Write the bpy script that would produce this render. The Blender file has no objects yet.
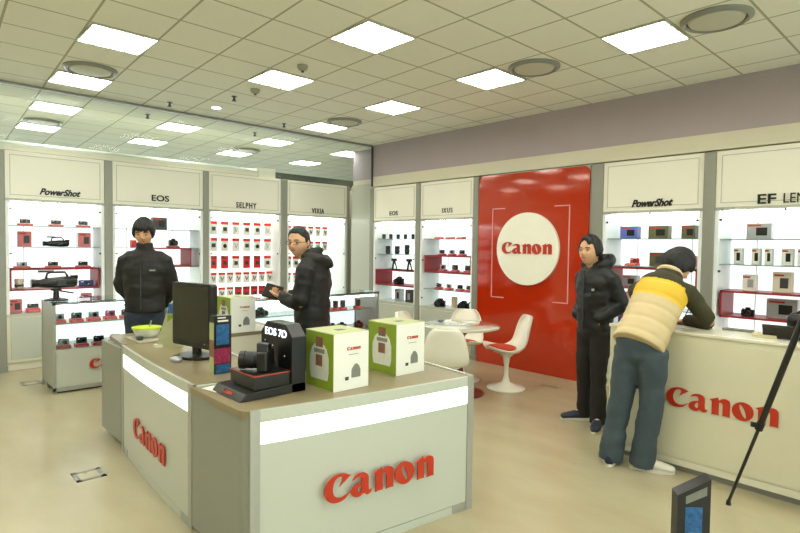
import bpy, bmesh, math, random
from mathutils import Vector, Matrix, noise
random.seed(7)
S = bpy.context.scene
COL = S.collection
PI = math.pi
# ------------------------------------------------------------------ camera
F = 549.73
YAW, PIT, ROL = -0.8187, math.radians(2.0867), math.radians(0.7623)
CAM = Vector((0, 0, 1.55))
def cam_axes():
    fw = Vector((math.sin(YAW)*math.cos(PIT), math.cos(YAW)*math.cos(PIT), -math.sin(PIT)))
    r = Vector((math.cos(YAW), -math.sin(YAW), 0)); u = r.cross(fw)
    c, s = math.cos(ROL), math.sin(ROL)
    return c*r + s*u, -s*r + c*u, fw
CR, CU, CF = cam_axes()
cd = bpy.data.cameras.new('camera'); co = bpy.data.objects.new('camera', cd); COL.objects.link(co)
cd.sensor_width = 36; cd.lens = F*36/800; cd.clip_start = .05
m = Matrix.Identity(4)
for i, a in enumerate((CR, CU, -CF)):
    for k in range(3): m[k][i] = a[k]
m.translation = CAM; co.matrix_world = m; S.camera = co
# ------------------------------------------------------------------ world, exposure
w = bpy.data.worlds.new('world'); S.world = w; w.use_nodes = True
w.node_tree.nodes['Background'].inputs[0].default_value = (.96, 1, .96, 1)
w.node_tree.nodes['Background'].inputs[1].default_value = 3.7
S.view_settings.view_transform = 'Standard'; S.view_settings.look = 'None'
S.view_settings.exposure = 0.22; S.view_settings.gamma = 1; S.view_settings.use_curve_mapping = False
try:
    S.cycles.max_bounces = 8; S.cycles.sample_clamp_indirect = 6; S.cycles.caustics_reflective = False; S.cycles.caustics_refractive = False
    S.cycles.use_light_tree = True
except Exception: pass
LAMP = 18.0           # ceiling troffer emission
LAMPC = (.99, 1.0, .93)
CASE = .95           # back panels of the display cabinets

def P(px, py, ax, val):       # a point of the photograph on the plane axis=val
    d = CR*((px-400)/F) - CU*((py-266.5)/F) + CF
    t = (val-CAM[ax])/d[ax]
    return CAM + d*t
# ------------------------------------------------------------------ materials
MATS = {}
def lin(c): return tuple(((x/12.92) if x <= .04045 else ((x+.055)/1.055)**2.4) for x in c)
def mat(name, rgb, rough=.5, metal=0, emit=0, var=.05, scale=8, bump=0, coat=0, trans=0, ior=1.45, ecol=None):
    if name in MATS: return MATS[name]
    c = lin([v/255 for v in rgb])
    M = bpy.data.materials.new(name); M.use_nodes = True; n = M.node_tree.nodes; l = M.node_tree.links
    b = n['Principled BSDF']
    b.inputs['Roughness'].default_value = rough; b.inputs['Metallic'].default_value = metal
    b.inputs['Coat Weight'].default_value = coat; b.inputs['Coat Roughness'].default_value = .05
    b.inputs['Transmission Weight'].default_value = trans; b.inputs['IOR'].default_value = ior
    tc = n.new('ShaderNodeTexCoord'); nz = n.new('ShaderNodeTexNoise'); nz.inputs['Scale'].default_value = scale
    nz.inputs['Detail'].default_value = 3
    l.new(tc.outputs['Object'], nz.inputs['Vector'])
    rp = n.new('ShaderNodeMapRange'); rp.inputs[3].default_value = 1-var; rp.inputs[4].default_value = 1+var
    l.new(nz.outputs['Fac'], rp.inputs[0])
    mx = n.new('ShaderNodeVectorMath'); mx.operation = 'SCALE'; mx.inputs[0].default_value = c
    l.new(rp.outputs[0], mx.inputs['Scale']); l.new(mx.outputs[0], b.inputs['Base Color'])
    if emit:
        b.inputs['Emission Color'].default_value = (*(ecol or c), 1); b.inputs['Emission Strength'].default_value = emit
    if bump:
        bp = n.new('ShaderNodeBump'); bp.inputs['Strength'].default_value = bump; bp.inputs['Distance'].default_value = .01
        l.new(nz.outputs['Fac'], bp.inputs['Height']); l.new(bp.outputs[0], b.inputs['Normal'])
    M.diffuse_color = (*c, 1); MATS[name] = M
    return M
white = mat('white_laminate', (184, 188, 174), .28, var=.02, scale=2)
cream = mat('cream_panel', (214, 210, 188), .4, var=.02, scale=2)
headm = mat('header_panel', (234, 230, 212), .3, var=.02, scale=2)
alu = mat('brushed_aluminium', (165, 166, 156), .35, .35, var=.05, scale=30)
alud = mat('grey_frame', (140, 141, 132), .4, .2, var=.04)
redg = mat('red_gloss_panel', (176, 44, 12), .08, coat=.6, var=.02)
redl = mat('red_letters', (180, 48, 22), .35, var=.02)
redb = mat('red_niche', (150, 38, 42), .4, var=.03)
redst = mat('red_acrylic', (214, 44, 44), .3, var=.04)
blk = mat('black_plastic', (18, 18, 17), .35, var=.1)
blks = mat('black_satin', (30, 30, 27), .28, var=.1)
dgry = mat('dark_grey_plastic', (58, 60, 58), .4, var=.1)
silver = mat('silver_plastic', (168, 170, 172), .3, .5, var=.05)
glassy = mat('lens_glass', (14, 16, 30), .05, coat=1)
letm = mat('black_lettering', (16, 16, 14), .5)
ctop = mat('counter_top_beige', (134, 122, 92), .28, var=.05, scale=40)
cgrey = mat('counter_grey_side', (136, 138, 126), .35, .1, var=.05, scale=3)
purple = mat('mauve_wall', (172, 160, 162), .7, var=.04, scale=3)
bandm = mat('cream_wall', (214, 208, 184), .7, var=.02)
wallm = mat('plain_wall', (205, 200, 178), .7, var=.03)
paper = mat('white_card', (226, 226, 214), .5, var=.02)
green = mat('lime_green_card', (126, 148, 40), .4, var=.08, scale=6)
greenl = mat('pale_green_card', (172, 178, 124), .45, var=.1, scale=10)
shade = mat('product_photo_grey', (120, 122, 112), .5, var=.2, scale=30)
photo1 = mat('photo_brown', (120, 84, 62), .5, var=.5, scale=40)
bluep = mat('photo_blue', (40, 92, 140), .4, var=.9, scale=45)
pinkp = mat('photo_magenta', (150, 44, 80), .4, var=.9, scale=50)
warmw = mat('troffer_diffuser', (255, 250, 235), .5, emit=LAMP, ecol=LAMPC)
litw = mat('lit_back_panel', (245, 250, 250), .5, emit=CASE, ecol=(.93, 1, .98))
strip = mat('lit_counter_strip', (250, 255, 250), .4, emit=1.7, ecol=(.93, 1, .97))
tubem = mat('case_tube', (255, 255, 255), .5, emit=9, ecol=(.92, 1, .97))
ledm = mat('lit_letters', (230, 235, 255), .5, emit=1.5, ecol=(.8, .86, 1))
tulipm = mat('white_fibreglass', (230, 226, 208), .25, coat=.3, var=.02)
cush = mat('red_cushion', (196, 58, 34), .8, var=.1, bump=.2, scale=40)
tabbase = mat('dark_red_lacquer', (104, 40, 30), .3)
blue = mat('blue_plastic', (40, 62, 130), .35, var=.1)
pink = mat('pink_card', (214, 120, 120), .45, var=.1)
# glass: thin tinted clear/gloss mix
def glass(name, tint, ior=1.45):
    M = bpy.data.materials.new(name); M.use_nodes = True; n = M.node_tree.nodes; l = M.node_tree.links; n.clear()
    o = n.new('ShaderNodeOutputMaterial'); t = n.new('ShaderNodeBsdfTransparent'); g = n.new('ShaderNodeBsdfGlossy'); mx = n.new('ShaderNodeMixShader')
    t.inputs[0].default_value = (*tint, 1); g.inputs['Roughness'].default_value = .02; g.inputs[0].default_value = (.9, .95, .95, 1)
    fr = n.new('ShaderNodeFresnel'); fr.inputs['IOR'].default_value = ior
    nz = n.new('ShaderNodeTexNoise'); nz.inputs['Scale'].default_value = 3
    ad = n.new('ShaderNodeMath'); ad.operation = 'MULTIPLY_ADD'; l.new(nz.outputs['Fac'], ad.inputs[0]); ad.inputs[1].default_value = .005; l.new(fr.outputs[0], ad.inputs[2])
    l.new(ad.outputs[0], mx.inputs[0]); l.new(t.outputs[0], mx.inputs[1]); l.new(g.outputs[0], mx.inputs[2]); l.new(mx.outputs[0], o.inputs[0])
    return M
glz = glass('clear_glass', (.93, .97, .96)); glc = glass('smoke_screen_glass', (.96, .985, 1.0), 1.12); glt = glass('table_glass', (.82, .88, .82))
def ceil_mat():
    M = bpy.data.materials.new('ceiling_tiles'); M.use_nodes = True; n = M.node_tree.nodes; l = M.node_tree.links
    b = n['Principled BSDF']; b.inputs['Roughness'].default_value = .85
    g = n.new('ShaderNodeNewGeometry'); sp = n.new('ShaderNodeSeparateXYZ'); l.new(g.outputs['Position'], sp.inputs[0])
    def line(out, off, pitch, half):
        a = n.new('ShaderNodeMath'); a.operation = 'SUBTRACT'; l.new(out, a.inputs[0]); a.inputs[1].default_value = off
        d = n.new('ShaderNodeMath'); d.operation = 'DIVIDE'; l.new(a.outputs[0], d.inputs[0]); d.inputs[1].default_value = pitch
        f = n.new('ShaderNodeMath'); f.operation = 'FRACT'; l.new(d.outputs[0], f.inputs[0])
        p = n.new('ShaderNodeMath'); p.operation = 'PINGPONG'; l.new(f.outputs[0], p.inputs[0]); p.inputs[1].default_value = .5
        t = n.new('ShaderNodeMath'); t.operation = 'LESS_THAN'; l.new(p.outputs[0], t.inputs[0]); t.inputs[1].default_value = half/pitch
        return t.outputs[0]
    mn = n.new('ShaderNodeMath'); mn.operation = 'MINIMUM'; l.new(sp.outputs[0], mn.inputs[0]); mn.inputs[1].default_value = -3.2
    ma = n.new('ShaderNodeMath'); ma.operation = 'MULTIPLY_ADD'; l.new(mn.outputs[0], ma.inputs[0]); ma.inputs[1].default_value = SKEW; ma.inputs[2].default_value = 3.2*SKEW
    ad = n.new('ShaderNodeMath'); ad.operation = 'ADD'; l.new(sp.outputs[1], ad.inputs[0]); l.new(ma.outputs[0], ad.inputs[1])
    x = line(sp.outputs[0], GX, TX, .009); y = line(ad.outputs[0], GY, TY, .009)
    mx = n.new('ShaderNodeMath'); mx.operation = 'MAXIMUM'; l.new(x, mx.inputs[0]); l.new(y, mx.inputs[1])
    nz = n.new('ShaderNodeTexNoise'); nz.inputs['Scale'].default_value = 90; nz.inputs['Detail'].default_value = 4; l.new(g.outputs['Position'], nz.inputs['Vector'])
    cr = n.new('ShaderNodeMapRange'); cr.inputs[3].default_value = .94; cr.inputs[4].default_value = 1.04; l.new(nz.outputs['Fac'], cr.inputs[0])
    sc = n.new('ShaderNodeVectorMath'); sc.operation = 'SCALE'; sc.inputs[0].default_value = lin((.92, .925, .86)); l.new(cr.outputs[0], sc.inputs['Scale'])
    mc = n.new('ShaderNodeMix'); mc.data_type = 'RGBA'; l.new(mx.outputs[0], mc.inputs[0]); l.new(sc.outputs[0], mc.inputs[6]); mc.inputs[7].default_value = (*lin((.68, .67, .57)), 1)
    l.new(mc.outputs[2], b.inputs['Base Color'])
    bp = n.new('ShaderNodeBump'); bp.invert = True; bp.inputs['Strength'].default_value = .5; l.new(mx.outputs[0], bp.inputs['Height']); l.new(bp.outputs[0], b.inputs['Normal'])
    return M
GX, TX, GY, TY, SKEW = -1.65, .508, 4.135, .51, .05      # the tile grid drifts a little against the walls
def sky(x, y): return y-SKEW*(min(x, -3.2)+3.2)
ceilm = ceil_mat()
def floor_mat():
    M = bpy.data.materials.new('polished_floor'); M.use_nodes = True; n = M.node_tree.nodes; l = M.node_tree.links
    b = n['Principled BSDF']
    g = n.new('ShaderNodeNewGeometry')
    mp = n.new('ShaderNodeMapping'); mp.inputs['Scale'].default_value = (1.0, 2.4, 1); mp.inputs['Rotation'].default_value = (0, 0, .5); l.new(g.outputs['Position'], mp.inputs[0])
    nz = n.new('ShaderNodeTexNoise'); nz.inputs['Scale'].default_value = 1.6; nz.inputs['Detail'].default_value = 5; nz.inputs['Distortion'].default_value = .0; l.new(mp.outputs[0], nz.inputs['Vector'])
    cr = n.new('ShaderNodeValToRGB'); e = cr.color_ramp.elements
    e[0].position = .2; e[0].color = (*lin((.635, .59, .465)), 1); e[1].position = .8; e[1].color = (*lin((.69, .66, .54)), 1)
    l.new(nz.outputs['Fac'], cr.inputs[0])
    n2 = n.new('ShaderNodeTexNoise'); n2.inputs['Scale'].default_value = 60; l.new(g.outputs['Position'], n2.inputs['Vector'])
    m2 = n.new('ShaderNodeMapRange'); m2.inputs[3].default_value = .96; m2.inputs[4].default_value = 1.03; l.new(n2.outputs['Fac'], m2.inputs[0])
    sc = n.new('ShaderNodeVectorMath'); sc.operation = 'SCALE'; l.new(cr.outputs[0], sc.inputs[0]); l.new(m2.outputs[0], sc.inputs['Scale'])
    l.new(sc.outputs[0], b.inputs['Base Color'])
    r = n.new('ShaderNodeMapRange'); r.inputs[3].default_value = .26; r.inputs[4].default_value = .29; b.inputs['Roughness'].default_value = .2
    return M
floorm = floor_mat()
# ------------------------------------------------------------------ mesh helpers
class MB:
    def __init__(s): s.v = []; s.f = []; s.m = []; s.mats = []
    def mi(s, m):
        if m not in s.mats: s.mats.append(m)
        return s.mats.index(m)
    def add(s, vs, fs, m=None):
        o = len(s.v); s.v += [tuple(v) for v in vs]; k = s.mi(m)
        for f in fs: s.f.append(tuple(i+o for i in f)); s.m.append(k)
        return s
    def box(s, x0, y0, z0, x1, y1, z1, m=None, M=None):
        vs = [Vector((x, y, z)) for z in (z0, z1) for y in (y0, y1) for x in (x0, x1)]
        if M: vs = [M @ v for v in vs]
        return s.add(vs, [(0, 2, 3, 1), (4, 5, 7, 6), (0, 1, 5, 4), (2, 6, 7, 3), (0, 4, 6, 2), (1, 3, 7, 5)], m)
    def prism(s, pts, z0, z1, m=None):       # footprint polygon extruded in z
        n = len(pts); vs = [(x, y, z0) for x, y in pts]+[(x, y, z1) for x, y in pts]
        return s.add(vs, [tuple(range(n-1, -1, -1)), tuple(range(n, 2*n))]+[(i, (i+1) % n, n+(i+1) % n, n+i) for i in range(n)], m)
    def lathe(s, prof, c=(0, 0, 0), n=28, m=None, M=None):
        vs = []; fs = []
        for r, z in prof:
            for k in range(n):
                a = 2*PI*k/n; v = Vector((r*math.cos(a), r*math.sin(a), z))
                if M: v = M @ v
                vs.append(v+Vector(c))
        for i in range(len(prof)-1):
            for k in range(n): fs.append((i*n+k, i*n+(k+1) % n, (i+1)*n+(k+1) % n, (i+1)*n+k))
        fs.append(tuple(range(n-1, -1, -1))); fs.append(tuple((len(prof)-1)*n+k for k in range(n)))
        return s.add(vs, fs, m)
    def cyl(s, a, b, r, r2=None, n=16, m=None):
        a, b = Vector(a), Vector(b); d = b-a; q = d.to_track_quat('Z', 'Y').to_matrix().to_4x4()
        return s.lathe([(r, 0), (r2 if r2 is not None else r, d.length)], a, n, m, q)
    def tube(s, pts, rad, side=(1, 0, 0), n=16, m=None, cap=True):
        """loft through pts; rad: list of (a,b) half sizes along side and across"""
        pts = [Vector(p) for p in pts]; rad = [(r, r) if not isinstance(r, tuple) else r for r in rad]; side = Vector(side)
        R = []; N = len(pts)
        for i, p in enumerate(pts):
            t = (pts[min(i+1, N-1)]-pts[max(i-1, 0)]).normalized()
            ref = R[-1][1] if R else side
            a = (ref-t*ref.dot(t))
            if a.length < 2e-1 and not R: a = t.orthogonal()
            a.normalize(); b = t.cross(a)
            R.append((p, a, b, rad[i][0], rad[i][1], t))
        if cap:
            def capr(e, sgn):
                p, a, b, ra, rb, t = e; out = []
                h = min(ra, rb)
                for q in (.38, .72, .93): out.append((p+t*sgn*h*q, a, b, ra*math.sqrt(1-q*q), rb*math.sqrt(1-q*q), t))
                return out
            R = capr(R[0], -1)[::-1]+R+capr(R[-1], 1)
        vs = []; fs = []
        for p, a, b, ra, rb, t in R:
            for k in range(n):
                an = 2*PI*k/n; vs.append(p+a*ra*math.cos(an)+b*rb*math.sin(an))
        for i in range(len(R)-1):
            for k in range(n): fs.append((i*n+k, i*n+(k+1) % n, (i+1)*n+(k+1) % n, (i+1)*n+k))
        fs.append(tuple(range(n-1, -1, -1))); fs.append(tuple((len(R)-1)*n+k for k in range(n)))
        return s.add(vs, fs, m)
    def ell(s, c, r, m=None, M=None, nu=20, nv=12):
        vs = [Vector((0, 0, -1))]; fs = []
        for j in range(1, nv):
            ph = -PI/2+PI*j/nv
            for k in range(nu): a = 2*PI*k/nu; vs.append(Vector((math.cos(ph)*math.cos(a), math.cos(ph)*math.sin(a), math.sin(ph))))
        vs.append(Vector((0, 0, 1)))
        for k in range(nu): fs.append((0, 1+(k+1) % nu, 1+k))
        for j in range(nv-2):
            for k in range(nu): o = 1+j*nu; fs.append((o+k, o+(k+1) % nu, o+nu+(k+1) % nu, o+nu+k))
        o = 1+(nv-2)*nu
        for k in range(nu): fs.append((o+k, o+(k+1) % nu, len(vs)-1))
        out = []
        for v in vs:
            q = Vector((v.x*r[0], v.y*r[1], v.z*r[2]))
            if M: q = M @ q
            out.append(q+Vector(c))
        return s.add(out, fs, m)
    def mesh(s, name):
        me = bpy.data.meshes.new(name); me.from_pydata([tuple(v) for v in s.v], [], s.f)
        for k in s.mats: me.materials.append(k)
        for p, k in zip(me.polygons, s.m): p.material_index = k
        bm = bmesh.new(); bm.from_mesh(me); bmesh.ops.recalc_face_normals(bm, faces=bm.faces); bm.to_mesh(me); bm.free()
        return me
    def build(s, name, m=None, parent=None, loc=(0, 0, 0), rotz=0, smooth=False, bevel=0):
        if m:
            s.mats = [m if x is None else x for x in s.mats]
        me = s.mesh(name)
        o = bpy.data.objects.new(name, me); COL.objects.link(o)
        o.location = loc; o.rotation_euler = (0, 0, rotz)
        if parent: o.parent = parent
        if smooth:
            for p in me.polygons: p.use_smooth = True
            if smooth != 'all':
                bm = bmesh.new(); bm.from_mesh(me)
                for e in bm.edges:
                    if len(e.link_faces) == 2 and e.calc_face_angle(0) > .6: e.smooth = False
                bm.to_mesh(me); bm.free()
        if bevel:
            b = o.modifiers.new('b', 'BEVEL'); b.width = bevel; b.segments = 2; b.limit_method = 'ANGLE'; b.angle_limit = .7
        return o
def tag(o, label, cat, group=None):
    o['label'] = label; o['category'] = cat
    if group: o['group'] = group
    return o
def thing(name, label, cat, loc=(0, 0, 0), rotz=0, group=None):
    o = bpy.data.objects.new(name, None); COL.objects.link(o); o.location = loc; o.rotation_euler = (0, 0, rotz); o.empty_display_size = .1
    return tag(o, label, cat, group)
def struct(o): o['kind'] = 'structure'; return o
def copy_tree(o, parent=None):
    c = o.copy(); COL.objects.link(c)
    if parent: c.parent = parent
    for ch in [x for x in COL.objects if x.parent == o]: copy_tree(ch, c)
    return c
def B(*a, m=None): return MB().box(*a, m=m)
# text laid on a vertical face: local frame x right, z up, facing -y
def text_mesh(txt, size, m, depth=.006, shear=0, sx=1, bold=0, spacing=1):
    c = bpy.data.curves.new('t', 'FONT'); c.body = txt; c.size = size; c.extrude = depth/2; c.shear = shear; c.align_x = 'CENTER'; c.offset = bold; c.space_character = spacing; c.resolution_u = 4
    o = bpy.data.objects.new('t', c); COL.objects.link(o); bpy.context.view_layer.update()
    me = bpy.data.meshes.new_from_object(o.evaluated_get(bpy.context.evaluated_depsgraph_get())); bpy.data.objects.remove(o)
    for v in me.vertices: x, y, z = v.co; v.co = (x*sx, -z, y)
    me.materials.clear(); me.materials.append(m); me.name = 'lettering'
    return me
def catmull(pts, k=5):
    out = []; n = len(pts)
    for i in range(n):
        p0, p1, p2, p3 = [Vector(pts[(i+j) % n]) for j in (-1, 0, 1, 2)]
        for t in range(k):
            t /= k; out.append(.5*((2*p1)+(-p0+p2)*t+(2*p0-5*p1+4*p2-p3)*t*t+(-p0+3*p1-3*p2+p3)*t**3))
    return out
def logo_mesh(width, m, depth=.012):
    """red wordmark C-a-n-o-n drawn as filled outlines; sharp corners are doubled points"""
    def sh(*pts):      # duplicate points marked with third value for a sharp corner
        r = []
        for p in pts:
            r.append(p[:2])
            if len(p) > 2: r.append((p[0]+1e-3, p[1]+1e-3)); 
        return r
    C = [sh((1.16, 1.06, 1), (.98, 1.17), (.72, 1.22), (.36, 1.15), (.1, .92), (0, .58), (.07, .26), (.3, .03), (.6, -.03), (.92, .07), (1.16, .33, 1), (.95, .2), (.74, .15), (.52, .22), (.39, .42), (.37, .7), (.46, .98), (.62, 1.1), (.76, 1.08), (.79, .96), (.70, .70, 1))]
    a = [sh((.06, .78, 1), (.2, .95), (.42, 1.03), (.66, 1.0), (.80, .86), (.82, .66), (.82, .28), (.86, .16), (.98, .16, 1), (.9, .02), (.74, -.03), (.58, .08), (.42, -.02), (.22, -.02), (.04, .1), (0, .3), (.12, .48), (.3, .57), (.48, .62), (.5, .76), (.42, .87), (.28, .86)), sh((.48, .5), (.34, .4), (.31, .26), (.38, .16), (.48, .22))]
    n = [sh((0, .86, 1), (.40, 1.04, 1), (.45, .88), (.60, .99), (.78, 1.02), (.94, .94), (.99, .76), (.99, .3), (.99, 0, 1), (.64, 0, 1), (.64, .3), (.64, .64), (.58, .76), (.47, .74), (.45, .6), (.45, .3), (.45, 0, 1), (.11, 0, 1), (.11, .4), (.11, .78, 1))]
    o = [[(.5+.5*math.cos(t)-0*math.sin(t), .5+.54*math.sin(t)) for t in [2*PI*i/12 for i in range(12)]],
         [(.5+.10*math.cos(t)-.13*math.sin(t), .5+.38*math.sin(t)+.02*math.cos(t)) for t in [-2*PI*i/12 for i in range(12)]]]
    cu = bpy.data.curves.new('l', 'CURVE'); cu.dimensions = '2D'; cu.fill_mode = 'BOTH'; cu.extrude = depth/2
    x = 0
    for g, adv in ((C, 1.2), (a, 1.06), (n, 1.08), (o, 1.08), (n, 1.0)):
        for cont in g:
            pts = catmull(cont, 4) if True else cont
            sp = cu.splines.new('POLY'); sp.points.add(len(pts)-1); sp.use_cyclic_u = True
            for q, p in zip(sp.points, pts): q.co = ((p[0]+x)*1.0, p[1], 0, 1)
        x += adv
    tot = x
    ob = bpy.data.objects.new('l', cu); COL.objects.link(ob); bpy.context.view_layer.update()
    me = bpy.data.meshes.new_from_object(ob.evaluated_get(bpy.context.evaluated_depsgraph_get())); bpy.data.objects.remove(ob)
    s = width/tot
    for v in me.vertices: X, Y, Z = v.co; v.co = ((X-tot/2)*s, -Z, (Y-.5)*s*.9)
    me.materials.clear(); me.materials.append(m); me.name = 'lettering'
    return me
def put(me, name, parent, loc, rotz=0):
    o = bpy.data.objects.new(name, me); COL.objects.link(o); o.parent = parent; o.location = loc; o.rotation_euler = (0, 0, rotz); return o
# ================================================================== THE ROOM
HC = 3.22; YR = 5.95; XL = -7.9; FR = 5.92
struct(B(-13, -3.6, -.1, 3.6, 9.5, 0).build('floor', floorm))
struct(B(-13, -3.6, HC, 3.6, 9.5, HC+.1).build('ceiling', ceilm))
o = struct(B(-7.1, YR, 0, 3.6, 6.75, 2.72).build('wall_right', bandm)) if False else None
mb = MB(); mb.box(-7.1, YR, 2.535, 3.6, YR+.12, 2.70, bandm); mb.box(-7.1, YR, 2.70, 3.6, YR+.12, HC, purple)   # soffit over the display run
mb.box(-7.1, 6.42, 0, 3.6, 6.52, HC, wallm)
# pier that closes the corner
mb.box(-7.79, 6.12, 2.70, -7.1, 6.52, HC, purple); mb.box(-7.79, 6.12, 0, -7.1, 6.52, 2.70, bandm)
mb.box(-7.1, YR, 2.535, -7.07, 6.42, HC, purple)
struct(mb.build('wall_right'))
struct(B(-13, -3.7, 0, 3.6, -3.6, HC).build('wall_left', wallm))
# wall behind the photographer; unseen glazing added so daylight fills the room
mb = MB(); mb.box(3.6, -3.7, 0, 3.7, -3.0, HC); mb.box(3.6, 8.6, 0, 3.7, 9.5, HC); mb.box(3.6, -3.0, 0, 3.7, 8.6, .25); mb.box(3.6, -3.0, 3.0, 3.7, 8.6, HC)
struct(mb.build('wall_back', wallm))
mb = MB(); mb.box(3.62, -3.0, .25, 3.68, 8.6, .31); mb.box(3.62, -3.0, 2.94, 3.68, 8.6, 3.0)
for k in range(7): y = -3.0+11.54*k/6; mb.box(3.62, y, .25, 3.68, y+.06, 3.0)
wf = struct(mb.build('added_window_1', alud)); B(3.645, -3.0, .3, 3.655, 8.6, 2.95).build('pane', glz, wf)
mb = MB(); mb.box(-13.1, -3.7, 0, -13, 9.5, .9); mb.box(-13.1, -3.7, 3.1, -13, 9.5, HC); mb.box(-13.1, -3.7, .9, -13, -3.0, 3.1); mb.box(-13.1, 8.8, .9, -13, 9.5, 3.1)
struct(mb.build('wall_far', wallm))
mb = MB(); mb.box(-13.08, -3, .9, -13.02, 8.8, .96); mb.box(-13.08, -3, 3.04, -13.02, 8.8, 3.1)  # unseen glazing, added so daylight lifts the ceiling past the smoke screen
for k in range(8): y = -3+11.74*k/7; mb.box(-13.08, y, .9, -13.02, y+.06, 3.1)
wf = struct(mb.build('added_window_2', alud)); B(-13.055, -3, .95, -13.045, 8.8, 3.05).build('pane', glz, wf)
struct(B(-13, 9.5, 0, 3.7, 9.6, HC).build('wall_far', wallm))
# the lower plain wall behind the left run of cabinets
struct(B(-8.55, -3.6, 0, -8.45, 6.6, 2.6).build('wall_front', wallm))
# pelmet along the top of the left cabinets, its boxed end, and the dark beam after it
mb = MB(); mb.box(-8.12, -1.2, 2.63, -7.93, 4.32, 2.70, cream); mb.cyl((-8.0, -1.2, 2.70), (-8.0, 4.32, 2.70), .05, m=white)
for y in (1.42, 2.75, 4.02): mb.cyl((-8.0, y, 2.70), (-8.0, y+.008, 2.70), .052, m=alud)
struct(mb.build('trim_1', cream, smooth=True))
struct(B(-8.14, 4.32, 2.62, -7.92, 4.62, 2.77).build('trim_2', cream))
struct(B(-8.14, 4.62, 2.625, -8.0, 6.5, 2.735).build('trim_3', mat('dark_green_beam', (72, 76, 62), .5)))
# hanging smoke screen: dark rail, clear pane, closing stile at the pier
t = thing('smoke_screen', 'clear glass smoke screen hanging from the ceiling under a dark rail', 'glass screen', (-7.06, 1, 2.54))
B(-.02, -4.55, .655, .02, 4.93, .68).build('rail', alud, t)
B(-.004, -4.55, 0, .004, 4.93, .655).build('pane', glc, t)
B(-.015, 4.93, -.0, .015, 4.95, .68).build('stile', dgry, t)
# ------------------------------------------------------------------ ceiling fittings
def troffer_proto():
    t = thing('ceiling_light', '', 'ceiling light', (0, 0, HC-.012))
    mb = MB(); h = .244
    mb.box(-h-.006, -h-.006, -.0, h+.006, -h+.008, .012); mb.box(-h-.006, h-.008, 0, h+.006, h+.006, .012); mb.box(-h-.006, -h, 0, -h+.008, h, .012); mb.box(h-.008, -h, 0, h+.006, h, .012)
    mb.build('frame', white, t)
    B(-h, -h, .004, h, h, .011).build('diffuser', warmw, t)
    mb = MB()
    for k in (-.122, 0, .122): mb.box(-h, k-.006, -.004, h, k+.006, .003)
    for k in (-.16, -.08, 0, .08, .16): mb.box(k-.0015, -h, -.002, k+.0015, h, .003)
    mb.build('louvre', mat('louvre_metal', (206, 190, 150), .3, .3), t)
    return t
def vent_proto():
    t = thing('ceiling_vent', '', 'ceiling vent', (0, 0, HC-.012))
    MB().lathe([(.235, .012), (.235, .0), (.205, -.018), (.19, -.006), (.19, .012)], n=40).build('outer_ring', alud, t, smooth=True)
    MB().lathe([(.185, .004), (.175, -.012), (.12, -.02), (.0, -.024)][::-1], n=40).build('disc', mat('vent_disc', (196, 196, 176), .5), t, smooth=True)
    return t
first = None; vfirst = None
XS = [GX-TX*(.5+3*k) for k in range(-2, 8)]     # -.38-... troffer columns
YS = [GY+TY*(.5-3*k) for k in range(-1, 5)]
def order_word(n): return ['first', 'second', 'third', 'fourth', 'fifth', 'sixth', 'seventh', 'eighth', 'ninth', 'tenth'][n]
rown = {0: 'outside line past the pier', 1: 'row nearest the red-panel wall', 2: 'middle row', 3: 'leftmost visible row', 4: 'row behind the left counter side', 5: 'row farthest left'}
for j, y in enumerate(YS):
    for i, x in enumerate(XS):
        if x < -10.6 or (j == 2 and abs(x+6.5) < .3): continue
        if j == 0 and x > -7.8: continue          # would be inside the wall
        if first is None: first = troffer_proto(); o = first
        else: o = copy_tree(first)
        o.location = (x, sky(x, y), HC-.012)
        v0 = {1: 2, 2: 3, 3: 4}.get(j)
        if j == 0: lab = 'square ceiling light past the corner pier, %s one' % ('nearer' if x > -9 else 'farther')
        elif v0 is None or i < v0: lab = 'square ceiling light outside the view, row %s, place %s' % (order_word(j), order_word(i))
        else: lab = 'square ceiling light, %s from the front in the %s' % (order_word(i-v0-(1 if j == 2 and i > 5 else 0)), {1: 'row nearest the red panel wall', 2: 'middle row of the ceiling', 3: 'left row of the ceiling'}[j])
        o['label'] = lab
        o['group'] = 'square troffer ceiling lights'
vl = {-1: 'round ceiling vent cut by the upper right corner of the view', 2: 'round ceiling vent touching a square light above the red panel wall', 8: 'round ceiling vent above the corner where the cabinets meet', 14: 'round ceiling vent beyond the glass screen above the middle cabinets'}
for c, lab in vl.items():
    o = vent_proto() if vfirst is None else copy_tree(vfirst)
    vfirst = vfirst or o
    o.location = (GX-TX*(c+.5), sky(GX-TX*(c+.5), GY+TY*.5), HC-.012); o['label'] = lab; o['group'] = 'round ceiling vents'
for c, r, lab in ((8, -6, 'round ceiling vent with a pale disc at the upper left before the rail'), (14, -6, 'round ceiling vent at far left beyond the dark rail')):
    o = copy_tree(vfirst); o.location = (GX-TX*(c+.5), sky(GX-TX*(c+.5), GY+TY*(r+.5)), HC-.012); o['label'] = lab; o['group'] = 'round ceiling vents'
for (x, y), lab in (((-4.42, 2.86), 'small grey smoke detector on the tile right of the middle ceiling light'), ((-5.45, 2.93), 'small grey smoke detector on the tile before the round downlight')):
    t = thing('smoke_detector', lab, 'smoke detector', (x, y, HC), group='smoke detectors')
    MB().lathe([(.05, 0), (.05, -.02), (.035, -.04), (.012, -.05)]).build('housing', mat('detector_grey', (150, 150, 128), .5), t, smooth=True)
    MB().lathe([(.014, -.049), (.012, -.062)]).build('sensor', dgry, t)
t = thing('downlight', 'round recessed downlight glowing near the dark ceiling rail', 'downlight', (-6.51, 2.98, HC))
MB().lathe([(.07, 0), (.07, -.008), (.055, -.008), (.055, 0)], n=24).build('rim', white, t)
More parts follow.
